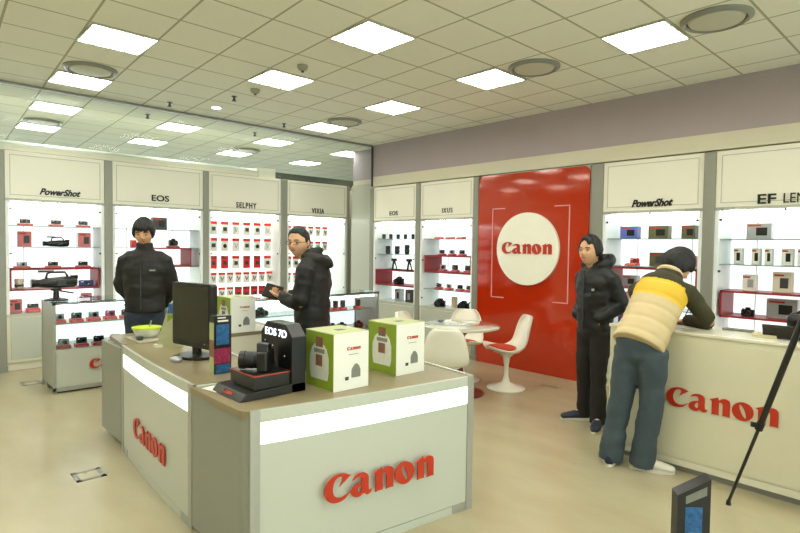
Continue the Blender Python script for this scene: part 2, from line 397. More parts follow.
MB().lathe([(.053, -.002), (.05, -.006)], n=24).build('lamp', warmw, t)
hooks = [(-6.68, 2.48, 'nearest the downlight left side'), (-5.88, 2.90, 'right of the downlight'), (-6.68, 4.03, 'left of the far square light before the rail')]
for x, y, lab in hooks + [(-7.52, 2.51, 'first beyond the rail at left'), (-7.54, 4.05, 'beyond the rail above the third cabinet')]:
    t = thing('sprinkler_head', 'small dark sprinkler head on the ceiling, '+lab, 'sprinkler', (x, y, HC), group='ceiling sprinkler heads')
    MB().lathe([(.03, 0), (.03, -.006), (.012, -.008), (.012, -.04)], n=14).build('pipe', dgry, t); MB().lathe([(.016, -.04), (.026, -.05), (.026, -.054)], n=14).build('deflector', blk, t)
# ------------------------------------------------------------------ display cabinets
# local frame: x along the front, y into the wall, z up
def cabinet(label, loc, rotz, W, z_led, z_disp, z_top, sign, fmt, shelves, niche=None, seams=2, sign2=None):
    t = thing('display_cabinet', label, 'display cabinet', loc, rotz)
    D = .42
    mb = MB(); mb.box(0, .005, .1, W, D, z_led-.03); mb.box(0, .03, 0, W, D, .1)
    mb.build('base_cabinet', cream, t, bevel=.004)
    mb = MB()
    mb.box(.04, -.003, .14, W-.04, .006, z_led-.045); mb.build('door_panel', white, t, bevel=.003)
    B(0, -.002, z_led-.03, W, D, z_led).build('ledge', white, t)
    mb = MB(); mb.box(0, 0, z_disp+.03, W, D, z_top); mb.build('header', headm, t, bevel=.003)
    mb = MB(); z0, z1 = z_disp+.07, z_top-.05
    for a in ((.045, -.004, z0, W-.045, .002, z0+.008), (.045, -.004, z1, W-.045, .002, z1+.008), (.045, -.004, z0, .053, .002, z1), (W-.053, -.004, z0, W-.045, .002, z1)): mb.box(*a)
    mb.build('header_moulding', white, t)
    mb = MB(); mb.box(0, -.004, z_disp, .17, .02, z_disp+.03, alu); mb.box(W-.17, -.004, z_disp, W, .02, z_disp+.03, alu); mb.box(.17, 0, z_disp, W-.17, .02, z_disp+.03, white)
    mb.build('light_pelmet', None, t)
    B(.04, D-.02, z_led, W-.04, D-.01, z_disp).build('light_panel', litw, t)
    for k in range(seams): x = W*(k+1)/(seams+1)+(-.12 if k == 0 else .12); B(x, D-.022, z_led, x+.006, D-.019, z_disp).build('panel_seam', alu, t)
    for a, b in ((0, .035), (W-.035, W)): B(a, 0, z_led, b, D, z_disp).build('side_panel', mat('side_white', (235, 238, 236), .4), t)
    mb = MB(); mb.cyl((.06, .06, z_disp-.01), (W-.06, .06, z_disp-.01), .013); mb.build('lamp_tube', tubem, t)
    for z in shelves:
        B(.036, .05, z-.01, W-.036, D-.03, z).build('glass_shelf', mat('shelf_glass_edge', (128, 146, 142), .15, var=.03), t)
    for z in (z_led+.12, (z_led+z_disp)/2+.05, z_disp-.09):
        for x in (.05, W-.05): MB().cyl((x, .0, z), (x, .012, z), .012, n=12).build('hinge', dgry, t)
    MB().cyl((W/2, -.002, z_disp-.012), (W/2, .01, z_disp-.012), .012, n=12).build('lock', dgry, t)
    if niche:
        x0, x1, za, zb = niche; mb = MB(); th = .018
        mb.box(x0, .02, za, x1, D-.03, za+th); mb.box(x0, .02, zb-th, x1, D-.03, zb)
        mb.box(x0, .02, za, x0+th, D-.03, zb); mb.box(x1-th, .02, za, x1, D-.03, zb)
        mb.build('red_niche', redb, t)
    if sign:
        put(text_mesh(sign, fmt['size'], letm, .008, fmt.get('shear', 0), fmt.get('sx', 1), fmt.get('bold', .002), fmt.get('sp', 1)), 'lettering', t, (fmt['x'], -.006, fmt['z']))
    if sign2: q = sign2[1]; put(text_mesh(sign2[0], q['size'], letm, .008, 0, q['sx'], q['bold']), 'lettering', t, (q['x'], -.006, q['z']))
    return t
def pillar(loc, rotz, W, H, lab, grp=None):
    t = thing('aluminium_pillar', lab, 'pillar', loc, rotz)
    B(0, -.02, 0, W, .4, H).build('column', mat('pillar_grey', (142, 142, 130), .4, .15), t, bevel=.012)
    B(-.006, -.026, 0, W+.006, .3, .06).build('foot', alud, t)
    return t
LEFT = dict(z_led=.68, z_disp=2.03, z_top=2.62)
R90 = PI/2
ly = [(1.03, 2.09), (2.19, 3.41), (3.50, 4.71), (4.83, 6.06)]
SL = [.955+.265*2+.002, 1.487, 1.22, .955]; SL = [1.745, 1.487, 1.22, .955]
cabinet('white lit display cabinet at far left with three shelves and a red niche', (XL, ly[0][0], 0), R90, 1.06, sign='PowerShot', fmt=dict(size=.108, shear=.4, sx=.88, x=.555, z=2.125, bold=.0035), shelves=SL[:3], niche=(.04, 1.0, .955, 1.22), **LEFT)
cabinet('white lit display cabinet behind the man in the zipped black jacket', (XL, ly[1][0], 0), R90, 1.22, sign='EOS', fmt=dict(size=.115, sx=1.2, x=.61, z=2.135, bold=.002), shelves=SL[:3], niche=(.45, 1.06, 1.22, 1.487), **LEFT)
cabinet('white lit display cabinet full of hanging red-topped accessory packs', (XL, ly[2][0], 0), R90, 1.21, sign='SELPHY', fmt=dict(size=.12, sx=.72, x=.60, z=2.115, bold=.002, sp=1.25), shelves=[], **LEFT)
cabinet('white lit display cabinet behind the man in glasses at the corner', (XL, ly[3][0], 0), R90, 1.23, sign='VIXIA', fmt=dict(size=.12, sx=.72, x=.61, z=2.10, bold=.002, sp=1.2), shelves=[], **LEFT)
for (a, b), lab in zip(((.93, 1.03), (2.09, 2.19), (3.41, 3.50), (4.71, 4.83), (6.06, 6.115)), ('at the left edge of the view', 'between the far-left cabinet and the next', 'between the second and third left cabinets', 'between the hanging-pack cabinet and the corner one', 'at the corner end of the left run')):
    pillar((XL, a, 0), R90, b-a, 2.62, 'grey aluminium pillar '+lab)
cabinet('white display cabinet left of the far-left pillar, mostly out of view', (XL, -.19, 0), R90, 1.12, sign=None, fmt={}, shelves=SL[:3], **LEFT)
# filler between the two runs
struct(B(-7.79, 6.085, 0, -7.1, 6.118, 2.62).build('trim_4', white))
RIGHT = dict(z_led=.66, z_disp=1.94, z_top=2.515)
SR = [1.672, 1.425, 1.172, .92]
cabinet('white lit cabinet of lenses right beside the corner', (-6.98, FR, 0), 0, 1.0, sign='EOS', fmt=dict(size=.095, sx=1.15, x=.49, z=2.045, bold=.0005, sp=1.05), shelves=SR[:4], niche=(.03, .97, .92, 1.172), **RIGHT)
cabinet('white lit cabinet of compact cameras left of the red panel', (-5.89, FR, 0), 0, 1.03, sign='IXUS', fmt=dict(size=.10, sx=.8, x=.545, z=2.045, bold=0, sp=1.3), shelves=SR[:4], niche=(.08, .98, 1.172, 1.425), **RIGHT)
cabinet('white lit cabinet behind the man leaning on the counter', (-2.985, FR, 0), 0, 1.04, sign='PowerShot', fmt=dict(size=.108, shear=.4, sx=.85, x=.53, z=2.01, bold=.0035), shelves=[1.672, 1.37, .92], niche=(.05, 1.0, 1.12, 1.355), **RIGHT)
cabinet('white lit cabinet of boxed goods at the right edge', (-1.835, FR, 0), 0, 1.15, sign='EF', fmt=dict(size=.125, sx=1.3, x=.425, z=1.99, bold=.002), sign2=('LENS', dict(size=.125, sx=.82, x=.665, z=1.99, bold=0)), shelves=[1.665, 1.42], niche=(.06, 1.1, .905, 1.165), **RIGHT)
for a, b, lab in ((-7.07, -6.98, 'at the corner end of the right run'), (-5.98, -5.89, 'between the lens cabinet and the compact camera cabinet'), (-4.86, -4.76, 'at the left edge of the red panel'), (-3.13, -2.985, 'at the right edge of the red panel'), (-1.945, -1.835, 'behind the counter between two lit cabinets')):
    pillar((a, FR, 0), 0, b-a, 2.515, 'grey aluminium pillar '+lab)
# ------------------------------------------------------------------ red panel wall
def rrect(x0, z0, x1, z1, r, corners=(1, 1, 1, 1), n=6):
    out = []
    for (cx, cz, a0), k in zip(((x1-r, z1-r, 0), (x0+r, z1-r, 90), (x0+r, z0+r, 180), (x1-r, z0+r, 270)), corners):
        if not k: out.append({0: (x1, z1), 90: (x0, z1), 180: (x0, z0), 270: (x1, z0)}[a0]); continue
        for i in range(n+1): a = math.radians(a0+90*i/n); out.append((cx+r*math.cos(a), cz+r*math.sin(a)))
    return out
def vprism(mb, pts, y0, y1, m=None):
    n = len(pts); vs = [(x, y0, z) for x, z in pts]+[(x, y1, z) for x, z in pts]
    return mb.add(vs, [tuple(range(n)), tuple(range(2*n-1, n-1, -1))]+[(i, n+i, n+(i+1) % n, (i+1) % n) for i in range(n)], m)
t = thing('red_sign_panel', 'tall glossy red panel with a white round sign', 'sign panel', (-3.94, FR, 0))
mb = MB(); vprism(mb, rrect(-.80, 0, .80, 2.505, .07, (1, 1, 0, 0)), -.035, .04); mb.build('panel', redg, t)
mb = MB(); vprism(mb, rrect(-.812, 0, .812, 2.517, .08, (1, 1, 0, 0)), -.01, .03); mb.build('edge_frame', alu, t)
for sx in (-1, 1):
    x = sx*.56; mb = MB()
    mb.box(x-.006, -.042, .90, x+.006, -.036, 2.065)
    a, b = sorted((x, x-sx*.2))
    mb.box(a, -.042, 2.055, b, -.036, 2.067); mb.box(a, -.042, .895, b, -.036, .907)
    mb.build('corner_bracket', mat('pale_pink_line', (225, 160, 150), .4), t)
mb = MB(); mb.lathe([(.455, 0), (.455, .03)], (0, -.036, 0), 64, None, Matrix.Rotation(PI/2, 4, 'X'))
d = mb.build('round_sign', mat('round_sign_white', (238, 236, 218), .3, var=.01), t); d.location = (-.01, 0, 1.54)
put(logo_mesh(.73, redl), 'lettering', d, (0, -.072, 0))
struct(B(-4.76, FR+.06, 0, -3.13, FR+.1, 2.53).build('trim_5', bandm))
# ------------------------------------------------------------------ centre counter (three units)
CH = .79
def arc(p0, p1, bow, n=10):
    p0, p1 = Vector(p0), Vector(p1); d = p1-p0; nn = Vector((d.y, -d.x)).normalized(); e = .034
    T = [0]+[e+(1-2*e)*i/n for i in range(n+1)]+[1]
    return [tuple(p0+d*t+nn*bow*4*t*(1-t)) for t in T]
def inset(pts, d): 
    c = Vector((sum(p[0] for p in pts)/len(pts), sum(p[1] for p in pts)/len(pts)))
    return [tuple(Vector(p)+(c-Vector(p)).normalized()*d) for p in pts]
def face_strip(mb, path, off, th, z0, z1, m=None):
    """thin curved panel following path, offset outward (right-hand side)"""
    P2 = []
    for i, p in enumerate(path):
        a = Vector(path[max(i-1, 0)]); b = Vector(path[min(i+1, len(path)-1)]); d = (b-a).normalized(); P2.append((Vector(p), Vector((d.y, -d.x))))
    for i in range(len(P2)-1):
        (a, na), (b, nb) = P2[i], P2[i+1]
        q = [a+na*off, b+nb*off, b+nb*(off+th), a+na*(off+th)]
        vs = [(v.x, v.y, z) for z in (z0, z1) for v in q]
        mb.add(vs, [(0, 1, 2, 3), (4, 7, 6, 5), (0, 4, 5, 1), (3, 2, 6, 7), (0, 3, 7, 4), (1, 5, 6, 2)], m)
def roundc(pts, idx, r, n=6):
    out = []
    for i, p in enumerate(pts):
        if i in idx:
            p = Vector(p); a = (Vector(pts[i-1])-p).normalized(); b = (Vector(pts[(i+1) % len(pts)])-p).normalized()
            p0, p1 = p+a*r, p+b*r
            for k in range(n+1):
                t = k/n; out.append(tuple(p0*(1-t)**2+p*2*t*(1-t)+p1*t*t))
        else: out.append(tuple(p))
    return out
def counter(label, foot, face, endmat, logo=None, trims=()):
    """foot: outline; face: path of the branded face"""
    t = thing('display_counter', label, 'counter', (0, 0, 0))
    MB().prism(inset(foot, .05), 0, .05).build('plinth', dgry, t)
    MB().prism(inset(foot, .012), .045, CH-.03).build('body', endmat, t, smooth=True)
    MB().prism(foot, CH-.03, CH).build('worktop', ctop, t, smooth=True)
    if face:
        mb = MB(); face_strip(mb, face[1:-1], -.004, .008, .05, .632); mb.build('front_panel', white, t, smooth=True)
        mb = MB(); face_strip(mb, face[1:-1], -.006, .008, .632, .735); mb.build('light_strip', strip, t, smooth=True)
        mb = MB(); face_strip(mb, face[1:-1], -.012, .018, .735, CH+.002); mb.build('edge_band', white, t, smooth=True)
        for q in (face[:2], face[-2:]): mb = MB(); face_strip(mb, q, -.01, .02, .0, CH+.003); mb.build('corner_post', alu, t, smooth=True)
        for q in (face[1:3], face[-3:-1]): mb = MB(); face_strip(mb, q, -.004, .010, .0, .05); mb.build('kick_plate', alu, t)
        mb = MB(); face_strip(mb, face[1:-1], -.004, .006, .0, .045); mb.build('kick_rail', white, t)
    if trims:
        for a, b in trims: mb = MB(); face_strip(mb, [a, b], -.022, .024, CH-.04, CH+.006); mb.build('edge_trim', white, t)
    if logo:
        (x, y, z), wd, rz = logo
        put(logo_mesh(wd, redl, .008), 'lettering', t, (x, y, z), rz)
    return t
# unit B (right): branded face looks towards +x
bf = arc((-2.262, 1.195), (-2.06, 2.53), .018, 12); 
fB = roundc([(-2.86, 1.165), (-2.275, 1.16)], [], .1)+[]
footB = roundc([(-2.86, 1.165), (-2.265, 1.165)]+bf[1:]+[(-2.62, 2.60)], [1], .07)
counter('nearest counter unit, its lit strip and red wordmark facing the camera', footB, [bf[0]]+bf[1:-1]+[bf[-1]], cgrey,
        logo=((-2.105, 1.865, .345), .67, math.atan2(2.53-1.195, -2.06+2.262)), trims=(((-2.06, 2.53), (-2.62, 2.60)), ((-2.62, 2.60), (-2.86, 1.2))))
# unit A (middle-left): branded face looks towards -y
af = arc((-4.37, 1.275), (-2.89, 1.195), .018, 12)
footA = [(-4.37, 1.275)]+af[1:-1]+[(-2.89, 1.195), (-2.865, 1.68), (-4.35, 1.84)]
counter('left wing of the counter carrying the monitor, red wordmark seen aslant', footA, af, cgrey, logo=((-3.63, 1.207, .285), .68, math.atan2(-.08, 1.48)), trims=(((-2.865, 1.68), (-4.35, 1.84)),))
# unit C (far end)
footC = roundc([(-4.90, 1.33), (-4.375, 1.285), (-4.36, 2.62), (-4.92, 2.66)], [1], .05)
counter('far end unit of the counter with a boxed printer and a green bowl on top', footC, None, cream, trims=(((-4.36, 2.62), (-4.92, 2.66)),))
cC = [o for o in COL.objects if o.parent and o.name.startswith('body')][-1]
B(-4.895, 1.27, .05, -4.40, 1.30, CH-.03).build('end_panel', cgrey, cC.parent)
# ------------------------------------------------------------------ products
def placed(ax, val, z, px, dz=0):
    """where the column of pixel px meets the vertical plane ax=val"""
    d = CR*((px-400)/F) + CF
    for _ in range(4):
        q = CAM+d*((val-CAM[ax])/d[ax]); d = d+CU*((z-q.z)/( (val-CAM[ax])/d[ax]))*1.0
    q = CAM+d*((val-CAM[ax])/d[ax]); q.z = z+dz
    return q
RED_STANDS = 'red acrylic stands under the display cameras'
def red_stand(loc, rz, lab, w=.13, d=.09, h=.028):
    t = thing('display_stand', lab, 'display stand', loc, rz, RED_STANDS)
    mb = MB(); mb.add([(-w/2, -d/2, 0), (w/2, -d/2, 0), (w/2, d/2, 0), (-w/2, d/2, 0), (-w/2, -d/2+.012, h*.75), (w/2, -d/2+.012, h*.75), (w/2, d/2, h), (-w/2, d/2, h)],
       [(0, 3, 2, 1), (4, 5, 6, 7), (0, 1, 5, 4), (1, 2, 6, 5), (2, 3, 7, 6), (3, 0, 4, 7)])
    mb.build('wedge', redst, t, bevel=.002)
    B(-w*.36, -d/2+.001, .004, w*.36, -d/2+.008, h*.55).build('price_card', pink, t)
def compact(loc, rz, lab, body=silver, w=.095, h=.06):
    t = thing('compact_camera', lab, 'camera', loc, rz, 'compact cameras on display')
    B(-w/2, -.013, 0, w/2, .013, h).build('body', body, t, bevel=.005)
    mb = MB(); mb.cyl((w*.1, -.013, h*.47), (w*.1, -.03, h*.47), h*.36, h*.33, 16); mb.build('lens', dgry, t, smooth=True)
    MB().cyl((w*.1, -.0305, h*.47), (w*.1, -.032, h*.47), h*.2, n=12, m=glassy).build('lens_glass', glassy, t)
    mb = MB(); mb.box(-w*.36, -.015, h*.68, -w*.18, -.012, h*.86, paper); mb.build('flash', paper, t)
    MB().cyl((-w*.3, 0, h), (-w*.3, 0, h+.006), .008, n=10).build('shutter_button', silver, t)
def slr(loc, rz, lab, s=1, grp='interchangeable lens cameras on display'):
    t = thing('camera', lab, 'camera', loc, rz, grp)
    mb = MB(); w, h = .14*s, .085*s
    mb.box(-w/2, -.022*s, 0, w/2, .022*s, h); mb.box(-w/2, -.05*s, 0, -w/2+.035*s, .0, h*.95)
    mb.build('body', blks, t, bevel=.008*s)
    mb = MB(); mb.add([(-.035*s, -.03*s, h-.01*s), (.035*s, -.03*s, h-.01*s), (.035*s, .02*s, h-.01*s), (-.035*s, .02*s, h-.01*s), (-.022*s, -.035*s, h+.03*s), (.022*s, -.035*s, h+.03*s), (.022*s, .015*s, h+.026*s), (-.022*s, .015*s, h+.026*s)],
       [(0, 3, 2, 1), (4, 5, 6, 7), (0, 1, 5, 4), (1, 2, 6, 5), (2, 3, 7, 6), (3, 0, 4, 7)]); mb.build('viewfinder', blk, t, bevel=.004*s)
    Mx = Matrix.Rotation(PI/2, 4, 'X')
    l = MB().lathe([(.034*s, 0), (.036*s, .02*s), (.033*s, .022*s), (.036*s, .03*s), (.036*s, .06*s), (.039*s, .062*s), (.039*s, .085*s), (.033*s, .085*s), (.031*s, .07*s)], (.005*s, -.022*s, h*.48), 24, None, Mx).build('lens', blk, t, smooth=True)
    MB().cyl((.005*s, -.092*s, h*.48), (.005*s, -.098*s, h*.48), .03*s, n=20).build('lens_glass', glassy, l)
    MB().cyl((-w*.38, -.02*s, h), (-w*.38, -.02*s, h+.01*s), .013*s, n=14).build('dial', dgry, t)
def lens(loc, lab, h=.1, r=.036, wh=False):
    t = thing('camera_lens', lab, 'camera lens', loc, 0, 'camera lenses standing on shelves')
    MB().lathe([(r*.86, 0), (r*.86, .012), (r, .016), (r, h*.55), (r*.94, h*.56), (r*.94, h*.62), (r*1.04, h*.64), (r*1.04, h-.01), (r*.9, h)], n=20).build('barrel', mat('lens_cream', (206, 198, 176), .4) if wh else blks, t, smooth=True)
    MB().lathe([(r*1.01, h*.2), (r*1.045, h*.22), (r*1.045, h*.42), (r*1.01, h*.44)], n=20).build('grip_ring', dgry, t)
def carton(loc, rz, lab, w, d, h, m, face=None, cat='box', grp='boxed products on the shelves', name='product_box'):
    t = thing(name, lab, cat, loc, rz, grp)
    B(-w/2, 0, 0, w/2, d, h).build('carton', m, t, bevel=.002)
    if face:
        mb = MB()
        mb.box(-w*.1, -.0015, h*.22, w*.34, .001, h*.72); o = mb.build('printed_photo', face, t)
        B(-w*.42, -.0015, h*.8, w*.1, .001, h*.9).build('printed_band', redl if m != redst else paper, t)
def camcorder(loc, rz, lab, s=1):
    t = thing('camcorder', lab, 'camcorder', loc, rz, 'video cameras on display')
    mb = MB(); mb.tube([(-.17*s, 0, .05*s), (-.1*s, 0, .055*s), (.05*s, 0, .06*s), (.15*s, 0, .06*s)], [(.035*s, .035*s), (.045*s, .05*s), (.055*s, .06*s), (.05*s, .058*s)], side=(0, 1, 0)); mb.build('body', blks, t, smooth='all')
    MB().cyl((-.15*s, 0, .055*s), (-.22*s, 0, .055*s), .038*s, .045*s, 20).build('lens_hood', blk, t, smooth=True)
    mb = MB(); mb.tube([(-.09*s, 0, .1*s), (-.08*s, 0, .15*s), (-.05*s, 0, .165*s), (.08*s, 0, .165*s), (.1*s, 0, .13*s), (.11*s, 0, .1*s)], [.011*s]*6, side=(0, 1, 0), n=8); mb.build('handle', blks, t, smooth='all')
    MB().cyl((-.16*s, 0, .175*s), (-.02*s, 0, .175*s), .012*s, n=10).build('microphone', dgry, t)
    MB().box(.13*s, -.02*s, .09*s, .2*s, .02*s, .13*s).build('eyepiece', blk, t, bevel=.006)
    MB().box(.0, -.07*s, .03*s, .08*s, -.055*s, .09*s).build('hand_grip', dgry, t, bevel=.006)
# --- left run, far-left cabinet
LX = -8.06
cl = ['left', 'middle', 'right']
for i, px in enumerate((25, 56, 83)):
    q = placed(0, LX, 1.747, px); red_stand(q, R90, 'red camera stand on the top shelf of the far-left cabinet, %s one' % cl[i], .16)
    compact(q+Vector((0, 0, .028)), R90, 'compact camera on the top shelf of the far-left cabinet, %s one' % cl[i], dgry, .11, .05)
    q = placed(0, LX, 1.222, px-3 if i < 2 else px); red_stand(q, R90, 'red camera stand on the third shelf of the far-left cabinet, %s one' % cl[i], .17)
    compact(q+Vector((0, 0, .028)), R90, 'compact camera on the third shelf of the far-left cabinet, %s one' % cl[i], (silver, dgry, blks)[i], .11, .05)
for px, l_ in ((25, 'left'), (85, 'right')):
    carton(placed(0, LX, 1.489, px), R90, 'pale red pack on the second shelf of the far-left cabinet, %s side' % l_, .14, .07, .185, pink, dgry)
camcorder(placed(0, LX, 1.489, 57), R90, 'black professional camcorder on the second shelf of the far-left cabinet', .70)
lens(placed(0, LX, .975, 19), 'cream and black lens standing inside the far-left red niche', .12, .045, True)
compact(placed(0, LX, .975, 86)+Vector((0, 0, 0)), R90, 'blue camera inside the red niche of the far-left cabinet', blue, .17, .08)
carton(placed(0, LX, .682, 16), R90, 'upright red pack on the bottom ledge of the far-left cabinet', .13, .07, .16, pink, dgry)
q = placed(0, LX, .682, 33); red_stand(q, R90, 'red stand on the bottom ledge of the far-left cabinet', .15, .09, .05); compact(q+Vector((0, 0, .05)), R90, 'dark compact camera on the bottom ledge of the far-left cabinet', dgry, .12, .05)
carton(placed(0, LX, .682, 87), R90, 'wide pink pack on the bottom ledge behind the glass showcase', .12, .07, .2, pink, paper)
# --- EOS cabinet behind the man
carton(placed(0, LX, 1.747, 160), R90, 'flat black box on the top shelf above the man in black', .20, .08, .17, dgry, blk)
q = placed(0, LX, 1.489, 173); red_stand(q, R90, 'red stand on the second shelf right of the standing man', .17); slr(q+Vector((0, 0, .028)), R90, 'black camera on a red stand right of the standing man', .9)
carton(placed(0, LX, 1.489, 134), R90, 'small red box on the second shelf left of the standing man', .07, .07, .10, redst)
# --- hanging packs
def pack_proto(head, body, item, w, h, dark):
    t = thing('hanging_pack', '', 'accessory pack', (0, 0, 0))
    B(-w/2, 0, -h, w/2, .004, 0).build('backing_card', body, t)
    B(-w/2, -.002, -h*.22, w/2, .005, 0).build('header_card', head, t)
    mb = MB()
    if item == 0: mb.box(-w*.2, -.02, -h*.7, w*.22, 0, -h*.42)
    elif item == 1: mb.tube([(-w*.2, -.012, -h*.4), (0, -.012, -h*.75), (w*.2, -.012, -h*.45)], [.007]*3, side=(0, 1, 0), n=8)
    else: mb.ell((0, -.01, -h*.6), (w*.24, .012, h*.16))
    mb.build('accessory', dark, t)
    MB().cyl((0, .12, -.01), (0, -.03, -.01), .003, n=6).build('peg_hook', silver, t)
    return t
protos = [pack_proto(redst, paper, k, .125, .205, d) for k, d in ((0, dgry), (1, silver), (2, blk))]+[pack_proto(redb, redst, 0, .12, .2, dgry)]+[pack_proto(redst, paper, 1, .11, .17, dgry)]
used = set()
def hang(k, loc, rz, lab, grp):
    o = protos[k] if k not in used else copy_tree(protos[k]); used.add(k)
    o.location = loc; o.rotation_euler = (0, 0, rz); o['label'] = lab; o['group'] = grp
rw = ['top', 'second', 'third', 'fourth', 'bottom']; cw = ['first', 'second', 'third', 'fourth', 'fifth', 'sixth', 'seventh', 'eighth', 'ninth']
HX = -8.10
for r, z in enumerate((1.90, 1.645, 1.37, 1.11, .88)):
    n = 6 if r < 3 else 8
    for c in range(n):
        y = 3.60+(.185 if n == 6 else .138)*c+.06
        k = {0: (0, 0, 1), 1: (1, 0, 2), 2: (3, 0, 3), 3: (4,), 4: (3, 4)}[r]
        kk = k[(c*7+r) % len(k)] if r != 4 else (4 if c < 3 else 3)
        hang(kk, (HX, y, z), R90, 'hanging accessory pack, %s from left, %s row of the third cabinet' % (cw[c], rw[r]), 'accessory packs in the third cabinet')
for r, z in enumerate((1.88, 1.62, 1.36, 1.08)):
    for c in range(6):
        hang((4, 4, 0, 4)[r], (HX, 4.93+.15*c+.05, z), R90, 'hanging accessory pack, %s from left in the %s row of the corner cabinet' % (cw[c], rw[r]), 'accessory packs in the corner cabinet')
# --- right run: lens cabinet
RY = 6.07
for i, px in enumerate((384, 391, 398, 405.5, 413)): lens(placed(1, RY, 1.674, px), 'short black lens, %s from left on the top shelf of the lens cabinet' % cw[i], .075, .03)
for i, px in enumerate((388, 397, 407)): lens(placed(1, RY, 1.427, px), 'tall black lens, %s from left on the second shelf of the lens cabinet' % cw[i], .13+.02*(i == 2), .04)
for i, px in enumerate((394, 409)):
    t = thing('tabletop_tripod', 'folded black tripod on the third shelf of the lens cabinet, %s one' % ('left', 'right')[i], 'tripod', placed(1, RY, 1.174, px), 0)
    for a in range(3): MB().cyl((.055*math.cos(a*2.09+.5), .04*math.sin(a*2.09+.5), 0), (.01*math.cos(a*2.09+.5), .01*math.sin(a*2.09+.5), .14), .011, .013, 8).build('leg', blks, t)
    B(-.04, -.03, .135, .04, .03, .18).build('head', blk, t, bevel=.006)
slr(placed(1, RY, .94, 400), 0, 'black camera lying in the red niche of the lens cabinet', 1.1)
carton(placed(1, RY, .66, 397), 0, 'grey box on the bottom ledge of the lens cabinet, left one', .12, .1, .2, silver, blk); carton(placed(1, RY, .66, 408), 0, 'dark grey box on the bottom ledge of the lens cabinet, right one', .13, .1, .2, dgry, silver)
# --- compact camera cabinet
for i, px in enumerate((439, 450, 461)):
    red_stand(placed(1, RY, 1.674, px), 0, 'flat red stand, %s from left on the top shelf of the compact camera cabinet' % cw[i], .12, .09, .03)
for row, z, pxs, word in ((1, 1.427, (442, 452, 462), 'second'), (2, .922, (439, 449, 460, 469), 'fourth')):
    for i, px in enumerate(pxs):
        q = placed(1, RY, z, px); red_stand(q, 0, 'red stand, %s from left, %s shelf of the cabinet by the red panel' % (cw[i], word), .11)
        compact(q+Vector((0, 0, .028)), 0, 'compact camera, %s from left, %s shelf of the cabinet by the red panel' % (cw[i], word), (dgry, silver, blks)[i % 3], .09, .055)
for i, px in enumerate((443, 455, 468)):
    q = placed(1, RY, 1.192, px); red_stand(q, 0, 'red stand, %s from left in the niche of the compact camera cabinet' % cw[i], .11); compact(q+Vector((0, 0, .028)), 0, 'compact camera, %s from left in the niche of the compact camera cabinet' % cw[i], (silver, blks, dgry)[i], .1, .07)
slr(placed(1, RY, .66, 441), 0, 'black camera on the bottom ledge of the compact camera cabinet, left', 1.1); slr(placed(1, RY, .66, 464.5), 0, 'black camera on the bottom ledge of the compact camera cabinet, right', 1.1)
carton(placed(1, RY, .66, 453), 0, 'tall beige pack between two black cameras on the bottom ledge', .07, .06, .16, mat('beige_card', (200, 180, 150), .5))
# --- cabinet behind leaning man
gold = mat('gold_black_card', (92, 88, 60), .4, var=.3, scale=20)
for i, (a, b, mm) in enumerate(((620, 637, mat('blue_card', (86, 100, 168), .4)), (648, 668, gold), (681, 695, gold))):
    qa = placed(1, RY, 1.674, a); qb = placed(1, RY, 1.674, b)
    carton((qa+qb)/2, 0, ('blue and dark camera box on the top shelf right of the standing man', 'wide olive camera box on the top shelf above the leaning man', 'narrow olive camera box on the top shelf near the pillar')[i], qb.x-qa.x, .1, .135, mm, blk)
q = placed(1, RY, 1.372, 632); red_stand(q, 0, 'red stand on the second shelf left of the leaning man', .14); compact(q+Vector((.03, 0, .028)), 0, 'red compact camera on the second shelf left of the leaning man', redst, .1, .055)
carton(placed(1, RY, 1.372, 657), 0, 'dark camera box with red band on the second shelf by the leaning man', .17, .1, .15, gold, dgry)
carton(placed(1, RY, 1.372, 690), 0, 'red box on the second shelf right of the leaning man', .1, .1, .12, redst)
carton(placed(1, RY, 1.14, 629), 0, 'silver camera box inside the red niche left of the leaning man', .16, .1, .12, silver, blk)
carton(placed(1, RY, .922, 621), 0, 'pink pack on the shelf beside the elbow of the standing man', .1, .1, .15, pink, redst)
carton(placed(1, RY, .662, 622), 0, 'blue box on the bottom ledge between the two men', .1, .1, .16, blue, silver)
# --- right edge cabinet
def pbox(a, b, z, h, mm, lab, face=blk):
    qa = placed(1, RY, z, a); qb = placed(1, RY, z, b); carton((qa+qb)/2, 0, lab, qb.x-qa.x, .1, h, mm, face)
pbox(746, 771, 1.667, .15, silver, 'grey camera box with yellow mark on the top shelf of the right-edge cabinet')
for i, (a, b) in enumerate(((733, 741), (751, 759), (764, 771), (781, 792), (797, 806))): pbox(a, b, 1.422, .155, paper, 'white upright box, %s from left, second shelf of the right-edge cabinet' % cw[i])
pbox(742, 755, 1.167, .155, paper, 'white box with grey print standing left on the right-edge red niche', silver); pbox(772, 791, 1.167, .19, mat('beige_box', (214, 206, 184), .5), 'larger white box standing right on the right-edge red niche', dgry)
slr(placed(1, RY, .925, 748), 0, 'small black camera inside the red niche of the right-edge cabinet', .75)
pbox(766, 797, .925, .18, silver, 'grey carton with a camera picture inside the red niche at the right edge')
